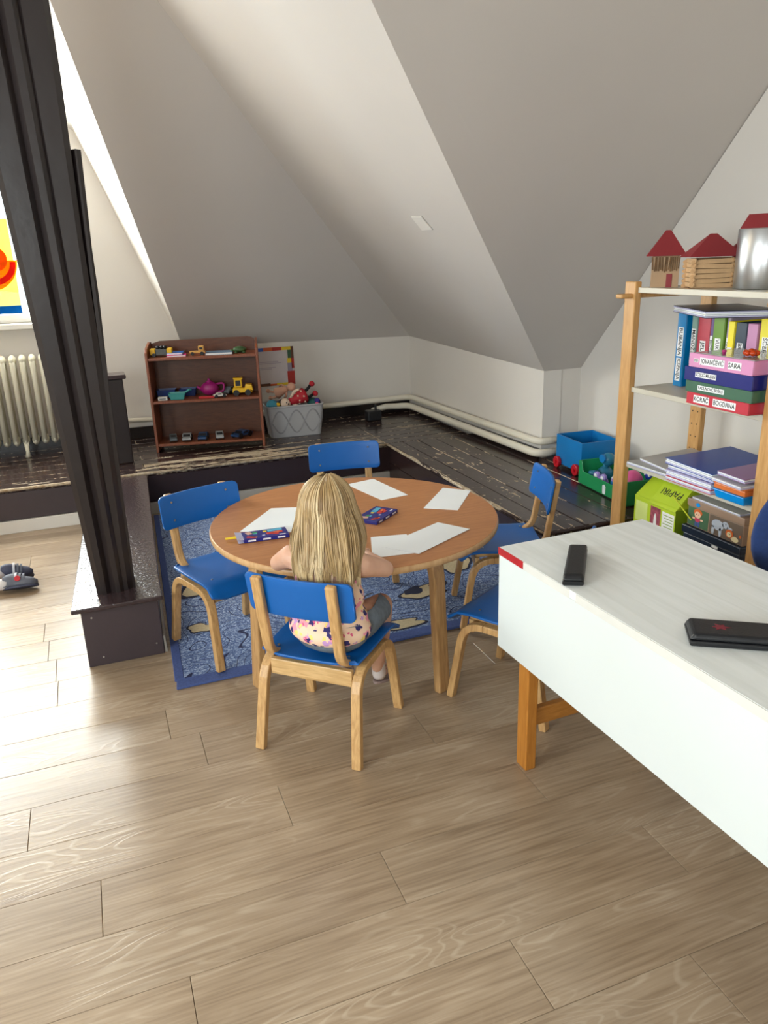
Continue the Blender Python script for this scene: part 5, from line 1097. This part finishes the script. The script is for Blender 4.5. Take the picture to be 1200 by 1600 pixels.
# ================================================================== PEOPLE
def body_mesh(chains, blobs, voxel, smooth_it=6):
    bm = B()
    for ch in chains:
        P = [(Vector(p), r) for p, r in ch]
        for (a, ra), (b_, rb) in zip(P, P[1:]):
            n = max(2, int((b_ - a).length / (min(ra, rb) * .45)) + 1); n = min(n, 40)
            sweep(bm, [a + (b_ - a) * i / n for i in range(n + 1)], lambda i: circ(ra + (rb - ra) * i / n, 14))
        for p, r in P: ball(bm, p, r * 1.002, 14, 9)
    for b_ in blobs: ball(bm, b_[0], b_[1], 22, 14, b_[2] if len(b_) > 2 else None)
    me = bpy.data.meshes.new('tmp'); bm.to_mesh(me); bm.free(); o = bpy.data.objects.new('tmp', me); COL.objects.link(o)
    r = o.modifiers.new('r', 'REMESH'); r.mode = 'VOXEL'; r.voxel_size = voxel
    s_ = o.modifiers.new('s', 'SMOOTH'); s_.iterations = smooth_it; s_.factor = .5
    dg = bpy.context.evaluated_depsgraph_get(); dg.update(); out = bpy.data.meshes.new_from_object(o.evaluated_get(dg))
    bpy.data.objects.remove(o); return out
def head_blobs(c, s=1.0, tilt=0.0):
    """skull, jaw, cheeks, nose, ears; face looks along +y"""
    R = Matrix.Rotation(tilt, 3, 'X'); f = lambda v: tuple(Vector(c) + R @ (Vector(v) * s))
    q = lambda r: tuple(v * s for v in r)
    return [(f((0, -.008, .012)), q((.066, .078, .074)), R), (f((0, .030, -.018)), q((.052, .046, .060)), R), (f((0, .038, -.052)), q((.030, .030, .026)), R), (f((0, .080, -.014)), q((.0085, .011, .012)), R),
            (f((.067, -.004, -.006)), q((.006, .014, .020)), R), (f((-.067, -.004, -.006)), q((.006, .014, .020)), R), (f((.030, .050, -.026)), q((.022, .022, .022)), R), (f((-.030, .050, -.026)), q((.022, .022, .022)), R),
            (f((0, .066, -.046)), q((.017, .010, .007)), R)], f
def hand(p, d, up, side, s=1.0, curl=.35):
    """palm + five fingers; d = pointing direction, up = back of the hand, side = +1 if the thumb lies towards d x up"""
    d = Vector(d).normalized(); up = Vector(up).normalized(); sv = d.cross(up).normalized() * side; p = Vector(p); ch = []
    bl = [(tuple(p + d * .022 * s), (.0135 * s, .024 * s, .0085 * s), Matrix((tuple(sv), tuple(d), tuple(up))).transposed())]
    for off, L_ in ((.0105, .030), (.0035, .034), (-.0035, .031), (-.0105, .025)):
        a = p + sv * off * s + d * .038 * s; b_ = a + (d + sv * off * 4) * L_ * .5 * s - up * curl * .25 * L_ * s; c = b_ + d * L_ * .5 * s - up * curl * L_ * .8 * s
        ch.append([(tuple(a - d * .012 * s), .0046 * s), (tuple(a), .0046 * s), (tuple(b_), .0042 * s), (tuple(c), .0036 * s)])
    a = p + sv * .012 * s + d * .008 * s; ch.append([(tuple(a), .0056 * s), (tuple(a + sv * .012 * s + d * .012 * s), .0050 * s), (tuple(a + sv * .015 * s + d * .027 * s - up * .004 * s), .0042 * s)])
    return ch, bl
def cut_mesh(me, planes, inner=None):
    bm = B(); bm.from_mesh(me)
    for co, no in planes:
        g = bm.verts[:] + bm.edges[:] + bm.faces[:]; bmesh.ops.bisect_plane(bm, geom=g, plane_co=co, plane_no=no, clear_outer=True)
    bm.to_mesh(me); bm.free(); return me
def garment(name, me, m, parent, th=.0025):
    o = mobj(name, me, m, parent, smooth=True); so = o.modifiers.new('cloth', 'SOLIDIFY'); so.thickness = th; so.offset = 0; return o

# ---- the blond girl at the table (local frame: x right, y forward, origin on the floor under the seat)
girl = thing('person', 'small child with long blond hair and floral strap top sitting at the round table', 'person', (.565, 2.065, 0), math.radians(-42.3))
HC = (.036, -.020, .752); hb, hf = head_blobs(HC, .95, -.28)
S_L, S_R = (-.074, -.058, .600), (.146, -.060, .602)
EL, ER = (-.140, -.024, .559), (.188, .026, .559)
WL, WR = (-.050, .115, .553), (.075, .135, .553)
hl, hlb = hand(WL, (.35, 1, -.02), (0, 0, 1), 1, .92); hr, hrb = hand(WR, (-.30, 1, -.02), (0, 0, 1), -1, .92)
torso = [((.044, -.075, .412), .078), ((.044, -.080, .44), .077), ((.042, -.082, .50), .075), ((.038, -.076, .555), .075), ((.035, -.066, .592), .062)]
blobs_t = [((.045, -.062, .43), (.116, .078, .07)), ((.045, -.068, .50), (.110, .078, .07)), ((.042, -.066, .55), (.104, .062, .05))]
chains = [torso, [((.035, -.060, .605), .034), ((.035, -.040, .66), .027), ((.036, -.026, .70), .030)],
          [((-.02, -.064, .592), .040), (S_L, .036), (tuple((Vector(S_L) + Vector(EL)) / 2), .031), (EL, .0255), (tuple((Vector(EL) + Vector(WL)) / 2), .021), (WL, .0145)],
          [((.09, -.066, .592), .040), (S_R, .036), (tuple((Vector(S_R) + Vector(ER)) / 2), .031), (ER, .0255), (tuple((Vector(ER) + Vector(WR)) / 2), .021), (WR, .0145)],
          [((.0, -.06, .385), .058), ((-.035, .04, .385), .050), ((-.045, .150, .378), .037), ((-.05, .165, .30), .031), ((-.05, .155, .20), .029), ((-.048, .150, .135), .020), ((-.048, .165, .105), .020), ((-.05, .215, .098), .017)],
          [((.076, -.06, .385), .058), ((.108, .04, .385), .050), ((.120, .150, .378), .037), ((.112, .168, .30), .031), ((.100, .165, .20), .029), ((.094, .162, .145), .020), ((.096, .178, .115), .020), ((.104, .225, .108), .017)]] + hl + hr
blobs = hb + [(b_[0], tuple(q * .93 for q in b_[1])) for b_ in blobs_t] + hlb + hrb + [((.038, -.085, .395), (.088, .066, .055)), ((.036, -.070, .58), (.108, .046, .036))]
bd = mobj('body', body_mesh(chains, blobs, .0032, 7), M['skin'], girl, smooth=True)
for x in (-.026, .026):
    bm = B(); ball(bm, hf((x, .070, .004)), .0085, 12, 8); e_ = obj('eye', bm, M['c_white'], girl, smooth=True)
    bm = B(); ball(bm, hf((x, .0765, .004)), .0045, 10, 7); obj('iris', bm, M['b_dark'], e_, smooth=True)
flat('lip', (196, 110, 104), .5); bm = B(); ball(bm, hf((0, .0745, -.046)), (.014, .004, .0045), 12, 8); obj('mouth', bm, M['lip'], girl, smooth=True)
def grow(ch, g): return [(p, r + g) for p, r in ch]
# strap top: torso shell cut level under the arms, back dipping in the middle
tops = body_mesh([[(p, r * 1.0 + .006) for p, r in torso[:4]], [(torso[2][0], torso[2][1] + .008), ((.035, -.076, .60), .060)]], blobs_t + [((.046, -.072, .400), (.128, .092, .056))], .006, 7)
cut_mesh(tops, [((0, 0, .568), (0, -.10, 1)), ((0, 0, .378), (0, .12, -1))]); garment('strap_top', tops, M['floral'], girl)
for s, x in ((-1, -.018), (1, .088)):
    bm = B(); P_ = bez([((x, -.136, .560), 0), ((x + s * .004, -.118, .615), .04), ((x + s * .002, -.062, .640), .03), ((x, -.005, .60), .03), ((x, .0, .56), 0)], 8)
    sweep(bm, P_, circ(.0055, 8)); obj('shoulder_strap', bm, M['floral'], girl, smooth=True)
    for i in range(0, len(P_) - 1, 2):
        bm = B(); ball(bm, P_[i], .0075, 8, 6); obj('strap_braid', bm, M['floral'] if i % 4 else M['white_card'], girl, smooth=True)
sh_ = body_mesh([[((.0, -.06, .386), .070), ((-.034, .02, .386), .060), ((-.042, .115, .382), .050)], [((.076, -.06, .386), .070), ((.106, .02, .386), .060), ((.116, .115, .382), .050)]], [((.048, -.070, .392), (.120, .084, .069)), ((.046, -.070, .420), (.116, .080, .05))], .006, 6)
cut_mesh(sh_, [((0, .12, 0), (0, 1, 0)), ((0, 0, .430), (0, 0, 1))]); garment('denim_shorts', sh_, M['denim'], girl)
flat('sandal', (150, 130, 126), .6); flat('sock', (214, 204, 200), .8)
for (ax, ay, az), (tx, ty, tz) in (((-.048, .162, .105), (-.05, .222, .096)), ((.095, .175, .115), (.105, .232, .106))):
    a = Vector((ax, ay, az)); b_ = Vector((tx, ty, tz)); d_ = (b_ - a).normalized(); sv = Vector((d_.y, -d_.x, 0)).normalized()
    bm = B(); P_ = []
    for k in range(20):
        an = 2 * PI * k / 20; P_.append(a + d_ * (.030 + .062 * math.cos(an)) + sv * .027 * math.sin(an) * (1 + .12 * math.cos(an)) + Vector((0, 0, -.024)))
    hexa(bm, [tuple(p - Vector((0, 0, .010))) for p in P_], [tuple(p) for p in P_]); so = obj('sandal_sole', bm, M['sandal'], girl, bevel=.003)
    for f in (.35, .95):
        bm = B(); c_ = a + d_ * .075 * f * .9 + Vector((0, 0, -.022)); P2 = [c_ + sv * .026 * math.cos(t2) + Vector((0, 0, 1)) * (.044 - .012 * f) * math.sin(t2) for t2 in [PI * q / 10 for q in range(11)]]
        sweep(bm, P2, rect(.010, .003), up=tuple(d_)); obj('sandal_strap', bm, M['sandal'], so)
    bm = B(); tube(bm, [tuple(a + Vector((0, -.008, .062))), tuple(a + Vector((0, -.006, .03))), tuple(a + Vector((0, -.004, .0))), tuple(a - Vector((0, 0, .012)))], [.0225, .0225, .0235, .0215], 14); obj('sock', bm, M['sock'], girl, smooth=True)

# hair: a cap plus several hundred strand clumps falling over back and shoulders
def hair():
    rg = random.Random(5); bm = B(); tl = bm.verts.layers.float.new('tone'); C_ = Vector(HC) + Vector((0, -.008, .012))
    ball(bm, C_ + Vector((0, -.006, .002)), (.0675, .078, .075), 22, 14)
    sweep(bm, [C_ + Vector(q) for q in ((0, -.030, .02), (0, -.034, -.03), (0, -.050, -.08), (.003, -.072, -.13), (.006, -.082, -.165))], lambda i: circ((.050, .052, .056, .056, .046)[i], 14, (.030, .032, .022, .014, .006)[i]), up=(1, 0, 0))
    for v in list(bm.verts):
        v[tl] = .35
        if v.co.y > C_.y + .035 and v.co.z < C_.z + .035: v.co.y = C_.y + .035
    bmesh.ops.delete(bm, geom=[f for f in bm.faces if all(v.co.y > C_.y + .034 and v.co.z < C_.z + .036 for v in f.verts)], context='FACES')
    def strand(P, w_, tone):
        n = len(P); prev = None
        for i, p in enumerate(P):
            t = (P[min(i + 1, n - 1)] - P[max(i - 1, 0)]).normalized(); out = Vector((p.x - .036, p.y + .02, 0)); 
            if out.length < 1e-4: out = Vector((0, -1, 0))
            s = t.cross(out).normalized(); o2 = s.cross(t).normalized(); f = i / (n - 1); ww = w_ * (1 - max(0, f - .7) / .3 * .75) * (.6 + .4 * min(1, f * 5)); th = ww * .35
            ring = [bm.verts.new(p + s * ww), bm.verts.new(p + o2 * th), bm.verts.new(p - s * ww), bm.verts.new(p - o2 * th)]
            for v in ring: v[tl] = max(0, min(1, tone + .07 * math.sin(f * 5 + w_ * 4000)))
            if prev:
                for k in range(4): bm.faces.new([prev[k], prev[(k + 1) % 4], ring[(k + 1) % 4], ring[k]])
            prev = ring
    N = 1500; locks = [(-1 + 2 * (q_ + rg.uniform(.2, .8)) / 38, rg.uniform(.001, .006), rg.uniform(0, 6.28), rg.uniform(.35, .9), rg.uniform(-.020, .052), rg.gauss(.55, .2)) for q_ in range(38)]
    locks.sort()
    for j in range(N):
        layer = rg.random(); k_ = rg.randrange(len(locks)); lk = locks[k_]; u_ = max(-1, min(1, lk[0] + rg.gauss(0, .036)))
        a = 2.15 * u_; side = 1 if a >= 0 else -1; A_ = abs(a)
        sm = max(0, min(1, (A_ - .9) / .7)); sm = sm * sm * (3 - 2 * sm)          # 0 = back of the head, 1 = side locks
        zend = .548 + .030 * sm + lk[4] + rg.uniform(-.006, .010) + (.020 * sm if a < 0 else 0)
        P = []; off = .004 + .009 * layer; part = Vector((side * .003, .012, 0))
        for i in range(9):
            ph = .10 + i / 8 * 1.55; rx, ry, rz_ = .0690 + off, .0785 + off, .0750 + off
            x = C_.x + rx * math.sin(ph) * math.sin(a); y = C_.y - ry * math.sin(ph) * math.cos(a); z = C_.z + rz_ * math.cos(ph)
            if i < 3: x += part.x * (1 - i / 3); y += part.y * (1 - i / 3)
            P.append(Vector((x, y, z)))
        p = P[-1].copy(); z0 = p.z; n = 13
        for i in range(1, n + 1):
            f = i / n; z = z0 + (zend - z0) * f; e = .036
            u2 = (u_ - lk[0]) * 2.15; a2 = a - u2 * .5 * f ** 2; px = C_.x + (.069 + off) * math.sin(a2); p.x = px; grow_ = (.60 * f ** .8 - .16 * f ** 4) if a > 0 else (.16 * math.sin(f * 2.2) - .22 * f ** 3)
            tx = e + (p.x - e) * (1 + grow_) + lk[1] * math.sin(lk[2] + lk[3] * f * 6.28) + .012 * f
            back = min(p.y, -.125 - .010 * layer) * (1 - sm) + (p.y - .030 * f) * sm
            ty = p.y + (back - p.y) * min(1, f * 1.6) + lk[1] * .5 * math.cos(lk[2] + lk[3] * f * 6.28)
            over = max(0, min(1, (.645 - z) / .035)); lim = -.152 + .045 * min(1, (abs(tx - .038) / .095) ** 2)
            if ty > lim: ty += (lim - ty) * over
            P.append(Vector((tx, ty, z)))
        for _ in range(2):
            P = [P[0]] + [(P[i - 1] + P[i] * 2 + P[i + 1]) / 4 for i in range(1, len(P) - 1)] + [P[-1]]
        strand(P, rg.uniform(.0012, .0026), lk[5] + rg.gauss(0, .09))
    me = bpy.data.meshes.new('hair'); bm.to_mesh(me); bm.free(); return me
mobj('hair', hair(), M['hair'], girl, smooth=True)

# ---- second child sitting on the floor at the left, only the feet reach into view
boy = thing('person', 'child sitting on the floor, only feet in dark trainers visible beside the beam plinth', 'person', (-1.125, 3.715, 0), math.radians(-90))
hb2, hf2 = head_blobs((0, -.05, .53), 1.0, -.1)
h1, h1b = hand((-.15, -.10, .035), (-.3, -1, -.2), (0, 0, 1), -1, 1.0); h2, h2b = hand((.13, .12, .16), (-.3, 1, -.2), (0, 0, 1), -1, 1.0)
torso2 = [((0, -.02, .085), .082), ((0, -.04, .16), .076), ((0, -.055, .24), .076), ((0, -.06, .32), .078), ((0, -.06, .365), .062)]
ch2 = [torso2, [((0, -.06, .38), .034), ((0, -.055, .44), .030), ((0, -.052, .48), .032)],
       [((-.05, -.06, .365), .04), ((-.105, -.06, .37), .032), ((-.135, -.09, .26), .026), ((-.15, -.10, .16), .023), ((-.15, -.10, .05), .016)],
       [((.05, -.06, .365), .04), ((.105, -.06, .37), .032), ((.14, -.0, .27), .026), ((.15, .05, .19), .024), ((.135, .115, .165), .016)],
       [((-.04, 0, .075), .062), ((-.06, .14, .075), .056), ((-.045, .28, .066), .042), ((-.02, .42, .050), .036), ((.0, .60, .040), .023), ((.01, .625, .036), .022), ((.012, .67, .045), .018)],
       [((.04, 0, .075), .062), ((.03, .14, .085), .056), ((-.01, .28, .115), .042), ((-.045, .42, .085), .036), ((-.085, .575, .062), .023), ((-.090, .60, .055), .022), ((-.095, .645, .06), .018)]] + h1 + h2
mobj('body', body_mesh(ch2, hb2 + h1b + h2b, .005, 6), M['skin'], boy, smooth=True)
for x in (-.028, .028): bm = B(); ball(bm, hf2((x, .072, .004)), .008, 10, 7); obj('eye', bm, M['b_dark'], boy, smooth=True)
bm = B(); ball(bm, (0, -.062, .555), (.075, .082, .075), 20, 12); [bm.verts.remove(v) for v in list(bm.verts) if v.co.y > -.02 and v.co.z < .57]; obj('hair', bm, M['d_hair'], boy, smooth=True)
flat('tee', (90, 130, 90), .85); flat('bluepants', (60, 70, 100), .9)
ts = body_mesh([[(p, r + .007) for p, r in torso2], [((-.05, -.06, .365), .046), ((-.105, -.06, .37), .040), ((-.125, -.08, .30), .036)], [((.05, -.06, .365), .046), ((.105, -.06, .37), .040), ((.128, -.02, .30), .036)]], [], .008, 6)
cut_mesh(ts, [((0, 0, .405), (0, 0, 1)), ((0, 0, .09), (0, 0, -1))]); garment('t_shirt', ts, M['tee'], boy)
st = body_mesh([[((-.04, 0, .076), .069), ((-.06, .14, .077), .063), ((-.045, .26, .068), .052)], [((.04, 0, .076), .069), ((.03, .14, .087), .063), ((-.005, .26, .113), .052)]], [], .008, 6)
cut_mesh(st, [((0, .25, 0), (0, 1, 0)), ((0, 0, .14), (0, -.2, 1)), ((0, 0, .006), (0, 0, -1))]); garment('shorts', st, M['bluepants'], boy)
flat('shoe_grey', (92, 96, 108), .6, var=.15, vs=40); flat('shoe_navy', (58, 62, 84), .6, var=.1, vs=40); flat('shoe_white', (206, 208, 214), .6); flat('sockw', (226, 222, 222), .85)
def shoe(a, b_, roll, keyu, patch):
    """trainer from heel a to toe b_, rolled about its own axis"""
    a = Vector(a); b_ = Vector(b_); d_ = (b_ - a).normalized(); up = (Vector((0, 0, 1)) - d_ * d_.z).normalized(); up = Matrix.Rotation(roll, 3, d_) @ up; sv = d_.cross(up).normalized(); L_ = (b_ - a).length
    w_ = (.022, .027, .028, .028, .032, .033, .028, .014); hh = (.040, .050, .052, .046, .036, .030, .024, .010); bm = B(); rings = []
    for i in range(8):
        f = i / 7; c_ = a + d_ * L_ * f
        rings.append([bm.verts.new(c_ + sv * w_[i] * math.cos(t2) + up * (hh[i] * max(0, math.sin(t2)) ** .8 - .012 * (math.sin(t2) < 0))) for t2 in [2 * PI * q / 16 for q in range(16)]])
    for r0, r1 in zip(rings, rings[1:]):
        for k in range(16): bm.faces.new([r0[k], r0[(k + 1) % 16], r1[(k + 1) % 16], r1[k]])
    bm.faces.new(rings[0][::-1]); bm.faces.new(rings[-1]); s_ = obj('trainer', bm, M[keyu], boy, smooth=True)
    bm = B(); P_ = [a + d_ * (L_ * (.5 + .53 * math.cos(t2))) + sv * .034 * math.sin(t2) * (1 + .1 * math.cos(t2)) - up * .012 for t2 in [2 * PI * q / 22 for q in range(22)]]
    hexa(bm, [tuple(p - up * .010) for p in P_], [tuple(p) for p in P_]); obj('sole', bm, M['shoe_navy'], s_, bevel=.003)
    for f in (.40, .52, .62):
        bm = B(); c_ = a + d_ * L_ * f; P2 = [c_ + sv * .031 * math.cos(t2) + up * (.056 - .034 * (f - .3)) * math.sin(t2) for t2 in [PI * q / 10 for q in range(1, 10)]]; sweep(bm, P2, rect(.010, .0035), up=tuple(d_)); obj('strap', bm, M['shoe_white' if f < .5 else 'shoe_grey'], s_)
    if patch:
        bm = B(); c_ = a + d_ * L_ * .45 + sv * .029 + up * .022; 
        cyl(bm, (0, 0, 0), .013, .006, 'z', 18); bmesh.ops.transform(bm, matrix=Matrix.Translation(c_) @ sv.to_track_quat('Z', 'Y').to_matrix().to_4x4(), verts=bm.verts); obj('badge', bm, M['w_red'], s_)
shoe((.012, .600, .034), (.018, .748, .034), -.5, 'shoe_grey', True)
shoe((-.092, .585, .058), (-.100, .725, .040), .25, 'shoe_navy', False)
bm = B(); tube(bm, [(.0, .545, .044), (.006, .585, .040), (.012, .62, .038)], [.028, .027, .026], 14); obj('sock', bm, M['sockw'], boy, smooth=True)
bm = B(); tube(bm, [(-.076, .52, .070), (-.085, .56, .066), (-.092, .60, .060)], [.030, .028, .027], 14); obj('sock', bm, M['sockw'], boy, smooth=True)
